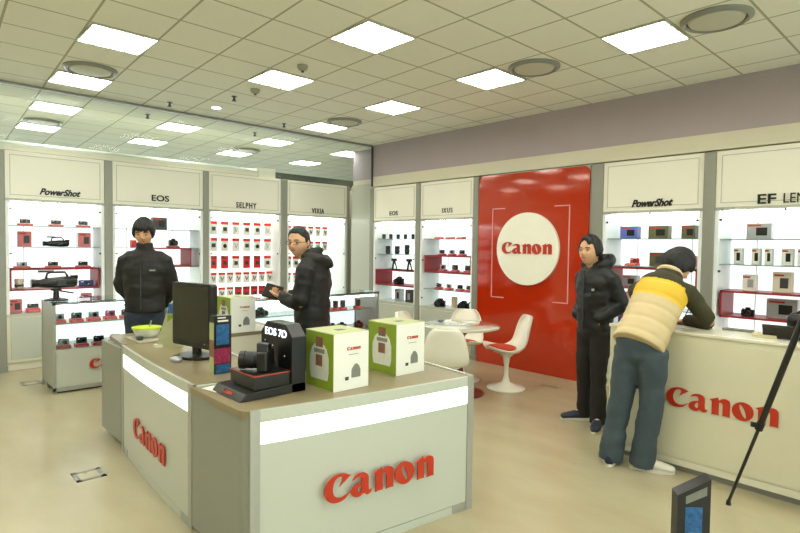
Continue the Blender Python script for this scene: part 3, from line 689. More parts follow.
# ------------------------------------------------------------------ glass showcases
def showcase(lab, x0, x1, y0, y1, h, zp, logo=None, lit='white', tiers=(), wood=False):
    t = thing('glass_showcase', lab, 'showcase', (0, 0, 0))
    mb = MB(); mb.box(x0+.02, y0+.02, .05, x1-.01, y1-.02, zp); mb.box(x0+.04, y0+.04, 0, x1-.04, y1-.04, .05, dgry); mb.build('base', white, t)
    mb = MB(); s = .028
    for x in (x0, x1-s):
        for y in (y0, y1-s): mb.box(x, y, 0, x+s, y+s, h-.014)
    mb.box(x0, y0, h-.034, x1, y0+.02, h-.014); mb.box(x0, y1-.02, h-.034, x1, y1, h-.014); mb.box(x1-.02, y0, .02, x1, y1, .06)
    mb.box(x1-.02, y0, h-.034, x1, y1, h-.014); mb.build('frame', alu, t)
    B(x0-.004, y0-.004, h-.012, x1+.004, y1+.004, h).build('glass_top', glz, t)
    B(x1-.012, y0+s, zp, x1-.006, y1-s, h-.034).build('glass_front', glz, t)
    B(x0+.028, y0+.006, .06, x1-.028, y0+.016, h-.034).build('end_panel', alu, t); B(x0+.028, y1-.016, zp, x1-.028, y1-.008, h-.034).build('end_panel', white, t)
    B(x0+.006, y0+s, zp, x0+.014, y1-s, h-.034).build('back_panel', litw, t)
    MB().cyl((x1-.05, y0+.05, h-.05), (x1-.05, y1-.05, h-.05), .012, n=10).build('lamp_tube', tubem, t)
    for z, xa in tiers: B(x0+.02, y0+.03, z-.012, xa, y1-.03, z).build('inner_shelf', white if lit == 'white' else mat('shelf_glass_edge', (128, 146, 142), .15), t)
    if logo: put(logo_mesh(.5, redl), 'lettering', t, logo, R90)
    return t
showcase('white lit glass showcase of cameras in front of the far-left cabinet', -6.98, -6.43, 1.22, 2.38, .94, .45, logo=(-6.427, 1.80, .26), tiers=((.70, -6.56), (.452, -6.46)))
for i in range(7):
    y = 1.31+.165*i
    red_stand((-6.62, y, .70), R90, 'red stand, %s from left on the upper tier of the left showcase' % cw[i], .125, .09, .04); compact((-6.62, y, .74), R90, 'compact camera, %s from left on the upper tier of the left showcase' % cw[i], (silver, dgry, silver, mat('magenta_camera', (180, 60, 120), .35), blks, silver, dgry)[i], .1, .06)
    red_stand((-6.51, y+.02, .452), R90, 'red stand, %s from left on the lower tier of the left showcase' % cw[i], .125, .09, .035); compact((-6.51, y+.02, .487), R90, 'compact camera, %s from left on the lower tier of the left showcase' % cw[i], (silver, dgry, blks, silver, dgry, silver, blks)[i], .1, .06)
pass
showcase('low lit glass showcase behind the man in glasses', -6.2, -5.68, 2.55, 4.93, .93, .42, lit='glass', tiers=((.70, -5.78), (.44, -5.72)))
for i, y in enumerate((2.78, 2.92, 3.08, 3.24)): slr((-5.9, y, .70), R90+.3, 'black camera, %s from left on the shelf of the low showcase' % cw[i], .95)
for i, y in enumerate((4.02, 4.22, 4.34, 4.46, 4.72)):
    red_stand((-5.88, y, .70), R90, 'red stand, %s from left at the right end of the low showcase' % cw[i], .1, .08, .03); lens((-5.88, y, .73), 'short black lens, %s from left at the right end of the low showcase' % cw[i], .09, .034)
for i, y in enumerate((4.1, 4.25, 4.40, 4.68)): slr((-5.82, y, .44), R90-.4, 'black camera, %s from left on the lower shelf of the low showcase' % cw[i], .9)
carton((-6.05, 3.98, .70), R90, 'brown board at the back of the low showcase', .18, .03, .16, redb, None, cat='board', grp='brown boards in the low showcase', name='backing_board')
# big camcorder on a small stand on top of the left showcase
t = thing('camera_stand', 'black stand holding the camcorder on top of the left showcase', 'stand', (-6.62, 1.29, .94))
MB().lathe([(.11, 0), (.11, .012), (.03, .03), (.025, .10), (.05, .105), (.05, .13)]).build('column', blks, t, smooth=True)
MB().cyl((0, .03, .1), (.0, .16, .07), .008, n=8).build('pan_handle', blk, t)
camcorder((-6.62, 1.29, 1.07), R90, 'large black professional camcorder mounted above the left showcase', 1.0)
# ------------------------------------------------------------------ on the centre counter
def printer_box(x, y, lab, rz=R90):
    # local: x = front width (world +y), depth back
    t = thing('printer_box', lab, 'box', (x, y, CH+.001), rz, 'white and lime green printer boxes')
    w, d, h = .232, .255, .302
    bx = MB(); bx.box(0, 0, 0, w, d, h, paper); b = bx.build('carton', paper, t)
    # green side (local x=0 side), lime
    B(-.0015, .002, .002, .0, d-.002, h-.002).build('green_side', green, t)
    B(.001, .001, h, w-.001, d-.001, h+.0015).build('green_lid', greenl, t)
    p = MB(); Y = d/2
    out = [(Y-.075, .05), (Y+.075, .05), (Y+.085, .09), (Y+.085, .17), (Y+.065, .215), (Y+.04, .235), (Y-.04, .235), (Y-.065, .215), (Y-.085, .17), (Y-.085, .09)]
    vs = [(-.003, a, b_) for a, b_ in out]+[(-.0015, a, b_) for a, b_ in out]; n = len(out)
    p.add(vs, [tuple(range(n)), tuple(range(2*n-1, n-1, -1))]+[(i, n+i, n+(i+1) % n, (i+1) % n) for i in range(n)], mat('printed_printer', (200, 202, 186), .5, var=.12, scale=25))
    p.box(-.004, Y-.03, .12, -.003, Y+.03, .18, photo1); p.box(-.004, Y-.05, .19, -.003, Y+.045, .212, shade); p.box(-.004, Y-.035, .222, -.003, Y+.03, .275, photo1)
    p.build('printed_printer', None, t)
    put(logo_mesh(.09, redl, .002), 'lettering', t, (w*.56, -.0015, h*.72))
    B(w*.42, -.001, h*.61, w*.70, .0, h*.62).build('small_print', shade, t); q = MB(); q2 = MB().box(w*.32, -.001, h*.17, w*.42, 0, h*.23, dgry); q2.build('printed_icon', None, t)
    o2 = [(w*.5, h*.2), (w*.76, h*.2), (w*.76, h*.33), (w*.72, h*.40), (w*.66, h*.44), (w*.6, h*.44), (w*.53, h*.38), (w*.5, h*.33)]; n = len(o2)
    q.add([(a, -.001, b_) for a, b_ in o2]+[(a, 0, b_) for a, b_ in o2], [tuple(range(n)), tuple(range(2*n-1, n-1, -1))]+[(i, n+i, n+(i+1) % n, (i+1) % n) for i in range(n)], shade)
    q.build('printed_outline', None, t)
    B(w*.40, d*.35, h+.001, w*.62, d*.5, h+.003).build('carry_handle', dgry, t)
    return t
printer_box(-2.28, 1.675, 'white and lime printer box in front, right of the black camera display')
printer_box(-2.335, 2.165, 'white and lime printer box at the right end of the counter')
printer_box(-4.375, 2.13, 'pale printer box on the far unit, behind the dark picture pack')
# tall picture pack
t = thing('picture_pack', 'tall dark pack with blue and magenta pictures beside the monitor', 'box', (-3.05, 1.385, CH))
B(-.065, 0, 0, 0, .105, .34).build('carton', blks, t); B(0, .012, .17, .0015, .09, .29).build('blue_picture', bluep, t); B(0, .0, .06, .0015, .098, .15).build('magenta_picture', pinkp, t); B(0, .008, .005, .0015, .098, .055).build('water_picture', bluep, t)
mb = MB(); mb.box(-.062, -.0015, .0, -.006, 0, .3, greenl); mb.box(-.062, -.003, .1, -.006, -.0015, .2, photo1); mb.build('side_picture', None, t)
mb = MB(); mb.box(0, .02, .305, .0015, .085, .315); mb.box(0, .02, .325, .0015, .07, .332); mb.build('small_print', paper, t)
# monitor
t = thing('monitor', 'black flat computer monitor with a dark screen on the left counter wing', 'monitor', (-3.60, 1.50, CH), .20)
mb = MB(); mb.prism([(x, y) for x, y in ((.14*math.cos(a), .10*math.sin(a)) for a in [2*PI*i/28 for i in range(28)])], 0, .02); mb.build('base', blks, t, bevel=.004)
B(-.03, -.0, .02, .03, .03, .16).build('neck', blks, t)
mb = MB(); vprism(mb, rrect(-.215, .075, .215, .50, .02), -.03, .02); mb.build('housing', blks, t, bevel=.004)
B(-.195, -.033, .115, .195, -.029, .478).build('screen', mat('dark_screen', (50, 48, 38), .18, var=.1), t); MB().cyl((.15, -.034, .108), (.15, -.03, .108), .005, n=10).build('power_button', silver, t)
t = thing('mouse', 'black and silver computer mouse at the foot of the monitor', 'mouse', (-3.56, 1.36, CH))
MB().ell((0, 0, .012), (.055, .035, .024)).build('shell', silver, t, smooth='all'); MB().ell((-.01, 0, .018), (.03, .028, .022)).build('buttons', blk, t, smooth='all')
# tent brochure
t = thing('brochure_stand', 'leaning green and blue brochure stand left of the monitor', 'brochure', (-4.08, 1.49, CH))
mb = MB(); mb.add([(-.05, -.06, 0), (.05, .07, 0), (.05, .10, .0), (-.05, -.03, 0), (.03, .01, .33), (.06, .05, .33), (.055, .055, .33), (.025, .015, .33)], [(0, 1, 2, 3), (4, 7, 6, 5), (0, 4, 5, 1), (3, 2, 6, 7), (0, 3, 7, 4), (1, 5, 6, 2)]); mb.build('card', mat('brochure_card', (176, 178, 138), .45, var=.2, scale=25), t)
mb = MB(); mb.add([(-.0, -.002, .12), (.045, .056, .12), (.053, .05, .24), (.018, .0, .24)], [(0, 1, 2, 3)]); mb.add([(.02, -.002, .25), (.056, .046, .25), (.06, .046, .32), (.028, .004, .32)], [(0, 1, 2, 3)], bluep); mb.build('printed_picture', green, t)
B(-.08, -.07, 0, -.02, .10, .02).build('foot', cream, t)
t = thing('bowl', 'white bowl with a lime rim and spoon on the far counter unit', 'bowl', (-4.53, 1.50, CH+.018))
MB().lathe([(.05, 0), (.085, .02), (.10, .06), (.105, .072), (.098, .072), (.09, .05), (.07, .02), (.01, .012)], n=32).build('body', paper, t, smooth='all')
MB().lathe([(.094, .066), (.109, .068), (.11, .08), (.094, .08)], n=32).build('rim', mat('lime_rim', (190, 214, 50), .4), t, smooth=True)
MB().cyl((.0, 0, .02), (.02, .03, .13), .005, n=8).build('spoon', silver, t)
B(-.16, -.12, 0, .16, .12, .016).build('tray', mat('tray_grey', (176, 170, 146), .4), None, (-4.50, 1.50, CH), bevel=.004); tag(COL.objects[-1], 'flat pale tray under the lime-rimmed bowl', 'tray')
t = thing('telephone_handset', 'small dark gadget lying beside the lime-rimmed bowl', 'gadget', (-4.42, 1.41, CH+.017)); B(-.03, -.02, 0, .03, .02, .03).build('body', dgry, t, bevel=.006); MB().cyl((0, 0, .03), (0, 0, .036), .012, n=10).build('knob', silver, t)
# leaflet under the display
B(-.06, -.09, 0, .06, .09, .003).build('leaflet', paper, None, (-2.75, 1.30, CH+.0005), .2); tag(COL.objects[-1], 'white leaflet half under the black camera display', 'leaflet')
# the camera display (faces -y)
t = thing('camera_display', 'black promotional camera plinth with lit lettering on its back board', 'display plinth', (-2.575, 1.225, CH+.001))
mb = MB(); mb.add([(-.155, 0, 0), (.16, 0, 0), (.16, .37, 0), (-.155, .37, 0), (-.155, .03, .035), (.16, .03, .035), (.16, .37, .05), (-.155, .37, .05)], [(0, 3, 2, 1), (4, 5, 6, 7), (0, 1, 5, 4), (1, 2, 6, 5), (2, 3, 7, 6), (3, 0, 4, 7)]); mb.build('base', blks, t, bevel=.004)
B(-.11, .08, .04, .145, .30, .115).build('pedestal', blks, t, bevel=.006); B(-.112, .078, .108, .147, .3, .113).build('orange_line', mat('orange_red_line', (176, 60, 30), .4), t)
mb = MB(); vprism(mb, rrect(-.155, 0, .16, .345, .06, (1, 1, 0, 0), 1), .285, .37); mb.build('back_board', blk, t, bevel=.003)
put(text_mesh('EOS 7D', .056, ledm, .004, 0, 1.2, 0), 'lit_lettering', t, (0.0, .283, .275)); o = put(logo_mesh(.10, redl, .002), 'lettering', t, (.0, .013, .021)); o.rotation_euler = (math.radians(-38), 0, 0)
mb = MB()
for x, z in ((-.11, .24), (-.03, .22), (-.1, .19), (.09, .18), (-.12, .16)): mb.cyl((x, .286, z), (x, .282, z), .004, n=8)
mb.build('white_dots', paper, t)
slr((-2.53, 1.425, CH+.117), -.75, 'black digital camera with lens on the promotional plinth', 1.2, None)
COL.objects
# ------------------------------------------------------------------ table and tulip chairs
t = thing('round_table', 'round glass-topped pedestal table in front of the red panel', 'table', (-3.8, 4.45, 0))
MB().lathe([(.26, 0), (.255, .015), (.12, .03), (.05, .06), (.035, .2), (.03, .45), (.05, .62), (.14, .69), (.2, .70)], n=36).build('pedestal', tabbase, t, smooth='all')
MB().lathe([(.395, .70), (.41, .706), (.41, .722), (.395, .73)], n=56).build('glass_top', mat('pale_table_top', (196, 196, 176), .08, coat=1, var=.12, scale=5), t, smooth=True)
def tulip(x, y, rz, lab):
    t = thing('tulip_chair', lab, 'chair', (x, y, 0), rz, 'white tulip chairs')
    prof = [(.24, .445, .10), (.225, .46, .17), (.16, .435, .21), (.05, .415, .225), (-.07, .415, .225), (-.15, .44, .225), (-.195, .51, .215), (-.215, .60, .20), (-.235, .69, .18), (-.26, .765, .15), (-.275, .805, .09)]
    n = 12; vs = []; fs = []
    for i, (py, pz, hw) in enumerate(prof):
        s = i/(len(prof)-1)
        for k in range(n+1):
            u = -1+2*k/n; up = .045*(u*u) if s < .45 else 0; fwd = .075*u*u if s >= .35 else 0
            if .35 <= s < .55: up = .03*u*u
            vs.append((hw*math.sin(u*PI/2*.95)/math.sin(PI/2*.95), py+fwd, pz+up))
    for i in range(len(prof)-1):
        for k in range(n): a = i*(n+1)+k; fs.append((a, a+1, a+n+2, a+n+1))
    o = MB().add(vs, fs).build('shell', tulipm, t, smooth='all')
    sd = o.modifiers.new('s', 'SOLIDIFY'); sd.thickness = .014; ss = o.modifiers.new('u', 'SUBSURF'); ss.levels = ss.render_levels = 1
    MB().lathe([(.215, 0), (.21, .012), (.12, .03), (.045, .07), (.026, .14), (.026, .26), (.04, .34), (.09, .39), (.15, .41)], n=32).build('pedestal', tulipm, t, smooth='all')
    MB().ell((0, .06, .452), (.185, .165, .028)).build('cushion', cush, t, smooth='all')
tulip(-3.60, 5.0, math.radians(140), 'white tulip chair seen in profile by the red panel')
tulip(-3.5, 3.88, math.radians(43), 'white tulip chair with its back to the camera, nearest')
tulip(-4.18, 4.93, math.radians(208), 'white tulip chair on the far side of the round table')
tulip(-4.34, 4.36, math.radians(-70), 'white tulip chair left of the table, behind the right printer box')
for (x, y, a), lab in zip(((-3.95, 4.5, .3), (-3.85, 4.62, 1.2)), ('white paper sheet on the left of the round table', 'white paper sheet on the back of the round table')):
    tag(B(-.1, -.07, 0, .1, .07, .004).build('paper_sheet', paper, None, (x, y, .731), a), lab, 'paper')
# ------------------------------------------------------------------ right reception counter
t = thing('reception_counter', 'long white counter with a red wordmark at the right', 'counter', (0, 0, 0))
x0, x1, y0, y1, h = -1.95, 1.4, 4.03, 4.52, .985
B(x0+.03, y0+.03, 0, x1-.03, y1-.02, .05).build('plinth', alud, t)
B(x0, y0+.004, .045, x1, y1, h-.02).build('body', mat('cream_laminate', (208, 204, 176), .25, var=.02), t, bevel=.004)
B(x0-.006, y0-.006, h-.02, x1, y1+.004, h).build('worktop', mat('counter_top_white', (226, 222, 200), .2), t, bevel=.003)
mb = MB(); mb.box(x0+.02, y0-.004, .1, .6, y0+.004, h-.06); mb.build('front_panel', mat('cream_laminate', (208, 204, 176), .25, var=.02), t)
B(x0, y0-.003, .045, x1, y0+.004, .085).build('kick_strip', cream, t)
put(logo_mesh(.67, redl, .008), 'lettering', t, (-1.185, y0-.008, .515))
# things on it
CT = h+.001
q = placed(1, 4.4, CT, 738)
tag(B(-.09, -.02, 0, .09, .06, .012).build('card_holder', shade, None, (q.x, 4.38, CT)), 'low grey card holder on the white counter left of the laptop', 'card holder')
q = placed(1, 4.3, CT, 768)
t = thing('note_pad', 'pale pad lying on the white counter before the laptop', 'note pad', (q.x, 4.24, CT)); B(-.07, -.05, 0, .07, .05, .018).build('paper', mat('beige_box2', (206, 196, 160), .5), t); B(-.07, .03, .018, .07, .05, .022).build('binding', cream, t)
q = placed(1, 4.35, CT, 795)
t = thing('laptop', 'black open laptop seen from behind on the white counter', 'laptop', (q.x+.02, 4.24, CT), .1)
B(-.15, -.02, 0, .17, .12, .022).build('keyboard', blks, t, bevel=.004)
mb = MB(); mb.add([(-.17, -.02, .015), (.17, -.02, .015), (.17, .0, .02), (-.17, .0, .02), (-.17, -.07, .085), (.17, -.07, .085), (.17, -.06, .092), (-.17, -.06, .092)], [(0, 3, 2, 1), (4, 5, 6, 7), (0, 1, 5, 4), (1, 2, 6, 5), (2, 3, 7, 6), (3, 0, 4, 7)]); mb.build('screen', mat('laptop_lid', (40, 38, 32), .3), t)
t = thing('camera_bag', 'round black bag at the right edge of the white counter', 'bag', (q.x+.0, 4.36, CT))
MB().tube([(-.02, .09, .09), (.08, .09, .10), (.14, .09, .09)], [(.05, .07), (.06, .085), (.05, .07)], side=(0, 1, 0)).build('body', blk, t, smooth='all'); MB().tube([(.0, .03, .16), (.06, .03, .20), (.12, .03, .16)], [.008]*3, side=(0, 1, 0), n=8).build('strap', blk, t, smooth='all')
tag(B(-.12, -.09, 0, .12, .09, .003).build('paper_form', paper, None, (-1.44, 4.30, CT), .3), 'white paper form under the leaning man', 'paper')
# floor hatches
for (x, y, s), lab in (((-4.045, .965, .16), 'square metal floor hatch left of the branded counter'), ((-7.12, 1.14, .16), 'small floor hatch before the far-left cabinet')):
    t = thing('floor_hatch', lab, 'floor hatch', (x, y, 0)); mb = MB(); h2 = s/2*1.1
    for a in ((-h2, -h2, 0, h2, -h2+.03, .003), (-h2, h2-.03, 0, h2, h2, .003), (-h2, -h2, 0, -h2+.03, h2, .003), (h2-.03, -h2, 0, h2, h2, .003)): mb.box(*a)
    mb.build('frame', alud, t); B(-h2+.03, -h2+.03, 0, h2-.03, h2-.03, .002).build('lid', mat('hatch_lid', (176, 168, 140), .4), t); B(-h2+.035, -.02, .002, -h2+.06, -.0, .003).build('catch', alud, t)
t = thing('floor_socket', 'small brass floor socket plate near the red panel', 'floor socket', (-3.30, 5.45, 0)); B(-.1, -.04, 0, .1, .04, .004).build('plate', mat('brass_plate', (140, 126, 90), .4, .4), t); MB().cyl((0.03, 0, .004), (.03, 0, .006), .02, n=14).build('cover', alud, t)
# tripod at right
apex = Vector((-.60, 3.58, 1.42))
t = thing('tripod', 'black camera tripod standing at the right edge before the white counter', 'tripod', (-.60, 3.58, 0))
def tl(fx, fy):
    mb = MB(); a = apex-Vector((-.60, 3.58, 0)); b = Vector((fx, fy, 0))-Vector((-.60, 3.58, 0)); mid = a.lerp(b, .62)
    mb.cyl(a, mid, .017, .017, 12); mb.cyl(mid, b+Vector((0, 0, .02)), .010, .009, 10)
    l = mb.build('leg', blks, t, smooth=True)
    mb = MB(); c = mid; mb.cyl(c+(b-a).normalized()*-.02, c+(b-a).normalized()*.025, .021, n=12); mb.box(c.x-.045, c.y-.01, c.z-.012, c.x-.012, c.y+.01, c.z+.014); mb.build('leg_lock', blk, l)
    MB().cyl(b+Vector((0, 0, .0)), b+Vector((0, 0, .03)), .015, .011, 10).build('rubber_foot', blk, l)
tl(-1.03, 3.74); tl(-.20, 3.86); tl(-.42, 3.12)
MB().cyl((0, 0, .95), (0, 0, 1.42), .014, n=12).build('centre_column', dgry, t); B(-.045, -.045, 1.27, .045, .045, 1.34).build('collar', blk, t, bevel=.01); B(-.04, -.03, 1.42, .04, .03, 1.50).build('head', blk, t, bevel=.01)
# dark poster box at the bottom right
t = thing('poster_box', 'dark slanted-top box with a blue picture at the bottom edge of the view', 'box', (-.995, 2.97, 0), math.radians(47))
mb = MB(); mb.add([(-.09, -.06, 0), (.075, -.06, 0), (.075, .0, 0), (-.09, .0, 0), (-.09, -.06, .33), (.075, -.06, .41), (.075, .0, .42), (-.09, .0, .34)], [(0, 3, 2, 1), (4, 5, 6, 7), (0, 1, 5, 4), (1, 2, 6, 5), (2, 3, 7, 6), (3, 0, 4, 7)]); mb.build('carton', blks, t)
B(-.05, -.0615, .02, .035, -.06, .27).build('blue_picture', bluep, t); B(-.03, -.063, .05, .02, -.0615, .14).build('white_figure', paper, t); mb = MB(); mb.add([(-.05, -.0615, .285), (.055, -.0615, .33), (.055, -.0615, .375), (-.05, -.0615, .325)], [(0, 1, 2, 3)]); mb.build('grey_band', shade, t)
#PEOPLE
# ================================================================== PEOPLE (local frame: x = the person's right, y = forward, z up)
skin = mat('skin', (206, 160, 122), .5, var=.06, scale=20)
lipm = mat('lips', (160, 92, 76), .5); hairm = mat('black_hair', (13, 11, 9), .45, var=.4, scale=80, bump=.6)
eyew = mat('eye_white', (176, 164, 148), .3); iris = mat('dark_iris', (24, 16, 12), .15)
jblack = mat('black_jacket', (19, 18, 15), .62, var=.25, scale=14, bump=.3)
jblack2 = mat('black_coat', (16, 15, 12), .6, var=.25, scale=12, bump=.3)
jdark = mat('dark_navy_shell', (16, 18, 18), .5, var=.3, scale=12, bump=.3)
jeans1 = mat('dark_jeans', (38, 48, 62), .8, var=.2, scale=25, bump=.3)
jeans2 = mat('blue_jeans', (62, 74, 80), .8, var=.25, scale=12, bump=.3)
trous = mat('black_trousers', (24, 21, 15), .75, var=.2, scale=15, bump=.2)
vestb = mat('beige_quilt', (198, 178, 134), .65, var=.05, scale=10); vesty = mat('yellow_quilt', (216, 174, 44), .6, var=.05, scale=10)
olive = mat('olive_sweater', (54, 50, 26), .8, var=.3, scale=30, bump=.4)
collarm = mat('pale_collar', (214, 190, 150), .8, var=.1, bump=.3)
shoeb = mat('blue_trainer', (30, 38, 56), .5, var=.2); shoew = mat('white_sole', (210, 206, 190), .5); shoek = mat('black_shoe', (20, 20, 20), .35)
def remesh(mb, name, vox, smooth=4, dfn=None):
    o = mb.build('tmp', None, None)
    if not mb.mats or mb.mats[0] is None: pass
    r = o.modifiers.new('r', 'REMESH'); r.mode = 'VOXEL'; r.voxel_size = vox
    s = o.modifiers.new('s', 'SMOOTH'); s.factor = .5; s.iterations = smooth
    bpy.context.view_layer.update()
    me = bpy.data.meshes.new_from_object(o.evaluated_get(bpy.context.evaluated_depsgraph_get())); bpy.data.objects.remove(o)
    me.name = name
    if dfn:
        N = [v.normal.copy() for v in me.vertices]
        for v, n in zip(me.vertices, N): v.co = v.co + n*dfn(v.co)
    for p in me.polygons: p.use_smooth = True
    return me
def obj(me, name, m, parent, loc=(0, 0, 0)):
    me.materials.clear(); me.materials.append(m)
    o = bpy.data.objects.new(name, me); COL.objects.link(o); o.parent = parent; o.location = loc; return o
def wr(amp, fx=9, seed=0):
    return lambda p: amp*(noise.noise(Vector((p.x*fx*.7+seed, p.y*fx*.7, p.z*fx*1.5)))*1.0+.5*noise.noise(Vector((p.x*fx*2+seed, p.y*fx*2, p.z*fx*3))))
def g(x, s): return math.exp(-(x/s)**2)
HS = 1.08
def head_pt(az, el, off=0):
    """surface of a head; az from forward (+y) towards +x, el elevation; local origin at head centre"""
    d = Vector((math.cos(el)*math.sin(az), math.cos(el)*math.cos(az), math.sin(el)))
    rx, ry, rz = .078, .097, .118
    x, y, z = d.x*rx, d.y*ry, d.z*rz
    if z < 0:                                   # jaw narrows and reaches forward
        t = -z/rz
        x *= 1-.30*t*t; y = y*(1-.16*t) + .016*t
        if d.y < 0: y *= 1-.25*t
    if d.y > 0:
        y *= 1-.06*g(d.x, .5)
        fx, fz = x, z
        y += .024*g(fx, .011)*(g(fz+.028, .016)+.5*g(fz+.010, .016))   # nose
        y += .006*g(fx, .026)*g(fz+.058, .012)                          # mouth mound
        y += .006*g(fx, .02)*g(fz+.098, .018)                           # chin
        y += .004*g(abs(fx)-.03, .02)*g(fz-.022, .010)                  # brow
        y -= .008*g(abs(fx)-.031, .015)*g(fz-.002, .013)                # eye sockets
        y += .004*g(abs(fx)-.04, .018)*g(fz+.03, .02)                   # cheeks
    n = d*off
    return Vector((x, y, z))+n
def head_mesh(mb, M):
    nu, nv = 72, 48; vs = []; fs = []
    for j in range(nv+1):
        el = -PI/2+PI*(j+.001)/(nv+.002)
        for k in range(nu): vs.append(M @ head_pt(2*PI*k/nu, el))
    for j in range(nv):
        for k in range(nu): fs.append((j*nu+k, j*nu+(k+1) % nu, (j+1)*nu+(k+1) % nu, (j+1)*nu+k))
    fs.append(tuple(range(nu-1, -1, -1))); fs.append(tuple(nv*nu+k for k in range(nu)))
    mb.add(vs, fs)
    for s in (-1, 1): mb.ell(M @ Vector((s*.080, -.004, -.008)), (.010, .018, .030), None, M.to_3x3().to_4x4(), 12, 8)
def hair_mesh(M, low, thick, jag=.05, seed=0):
    nu, nv = 96, 22; out = []; inn = []; fs = []
    for j in range(nv+1):
        t = j/nv
        for k in range(nu):
            az = 2*PI*k/nu; a = az if az < PI else az-2*PI
            lo = low(a)+jag*noise.noise(Vector((math.cos(az)*9+seed, math.sin(az)*9, seed)))*2
            el = PI/2*.998+(lo-PI/2)*t
            edge = min(1, (1-t)*5)**.5
            th = thick(a)*(.25+.75*edge) if callable(thick) else thick*(.25+.75*edge)
            th += .004*noise.noise(Vector((math.cos(az)*14+seed, math.sin(az)*14, el*3)))
            out.append(M @ head_pt(az, el, max(th, .003))); inn.append(M @ head_pt(az, el, -.012))
    vs = out+inn; O = len(out)
    for j in range(nv):
        for k in range(nu):
            a, b, c, d = j*nu+k, j*nu+(k+1) % nu, (j+1)*nu+(k+1) % nu, (j+1)*nu+k
            fs.append((a, d, c, b)); fs.append((O+a, O+b, O+c, O+d))
    for k in range(nu): a, b = nv*nu+k, nv*nu+(k+1) % nu; fs.append((a, O+a, O+b, b))
    return MB().add(vs, fs)
def hand(mb, wrist, d, pn, side, curl=.6, s=1.0):
    """wrist point, d = direction of the fingers, pn = palm normal, side=+1 if the thumb is on d x pn side"""
    d = Vector(d).normalized(); pn = Vector(pn); pn = (pn-d*pn.dot(d)).normalized(); x = d.cross(pn)*side
    w = Vector(wrist); k0 = w+d*.085*s
    mb.tube([w-d*.02, w+d*.02, w+d*.055*s, k0], [(.026, .019), (.032*s, .017*s), (.041*s, .015*s), (.041*s, .013*s)], side=x, n=14)
    for i, (o, L) in enumerate(((.030, .072), (.010, .080), (-.010, .074), (-.029, .058))):
        p = k0+x*o*s-d*.01; dd = d.copy(); pts = [p]; c = curl*(1+.12*i)
        for q, f in enumerate((.42, .33, .25)):
            ang = c*(q+1)*.75; v = d*math.cos(ang)+pn*math.sin(ang); pts.append(pts[-1]+v*L*f*s)
        mb.tube(pts, [.0095*s, .009*s, .0082*s, .007*s], side=x, n=8)
    p = w+d*.03+x*.028*s
    mb.tube([p, p+(d*.5+x*.8).normalized()*.035*s, p+(d*.5+x*.8).normalized()*.035*s+(d*.9+x*.2+pn*.5*curl).normalized()*.05*s], [.014*s, .0115*s, .009*s], side=pn, n=8)
def foot_mesh(root, ank, d, m, sole=shoew, name='shoe'):
    d = Vector((d[0], d[1], 0)).normalized(); a = Vector((ank[0], ank[1], 0)); sx = Vector((d.y, -d.x, 0))
    mb = MB(); mb.tube([a-d*.055+Vector((0, 0, .05)), a+Vector((0, 0, .055)), a+d*.08+Vector((0, 0, .045)), a+d*.15+Vector((0, 0, .035)), a+d*.19+Vector((0, 0, .03))], [(.035, .045), (.042, .05), (.045, .04), (.045, .03), (.035, .024)], side=sx, n=16)
    me = mb.build(name, m, root, smooth='all')
    pts = []
    for i in range(20):
        t = 2*PI*i/20; l = .14 if math.cos(t) > 0 else .14; q = a+d*(.065+.148*math.cos(t))+sx*(.049*math.sin(t)); pts.append((q.x, q.y))
    MB().prism(pts, 0, .022).build('sole', sole, me)
    return me
def face(root, M, glasses=False):
    q = M.to_3x3().to_4x4()
    for s in (-1, 1):
        mb = MB(); mb.ell(M @ Vector((s*.031, .0835, .0)), (.0115, .008, .0042), eyew, q, 12, 8)
        e = mb.build('eye', None, root, smooth='all')
        MB().ell(M @ Vector((s*.031, .0875, .0)), (.0072, .005, .0050), iris, q, 10, 8).build('iris', iris, e, smooth='all')
        mb = MB(); mb.tube([M @ Vector((s*.016, .0975, .0215)), M @ Vector((s*.032, .0975, .0255)), M @ Vector((s*.048, .087, .021))], [(.0035, .002)]*3, side=M.to_3x3() @ Vector((0, 0, 1)), n=8)
        mb.build('eyebrow', hairm, root, smooth='all')
    MB().tube([M @ Vector((-.021, .0925, -.058)), M @ Vector((-.008, .102, -.056)), M @ Vector((0, .1035, -.057)), M @ Vector((.008, .102, -.056)), M @ Vector((.021, .0925, -.058))], [(.0025, .002), (.0055, .004), (.0055, .0045), (.0055, .004), (.0025, .002)], side=M.to_3x3() @ Vector((0, 0, 1)), n=8).build('lips', lipm, root, smooth='all')
    if glasses:
        mb = MB()
        for s in (-1, 1):
            pts = [M @ Vector((s*.031+.022*math.cos(t), .108, .014*math.sin(t))) for t in [2*PI*i/16 for i in range(17)]]
            mb.tube(pts, [.0018]*17, n=6, cap=False)
            mb.tube([M @ Vector((s*.053, .106, .004)), M @ Vector((s*.083, .05, .004)), M @ Vector((s*.085, -.01, .0))], [.002]*3, side=M.to_3x3() @ Vector((0, 0, 1)), n=6)
        mb.tube([M @ Vector((-.009, .109, .004)), M @ Vector((.009, .109, .004))], [.0018]*2, n=6)
        mb.build('glasses', blk, root)
def mixl(a, b, t): return Vector(a).lerp(Vector(b), t)
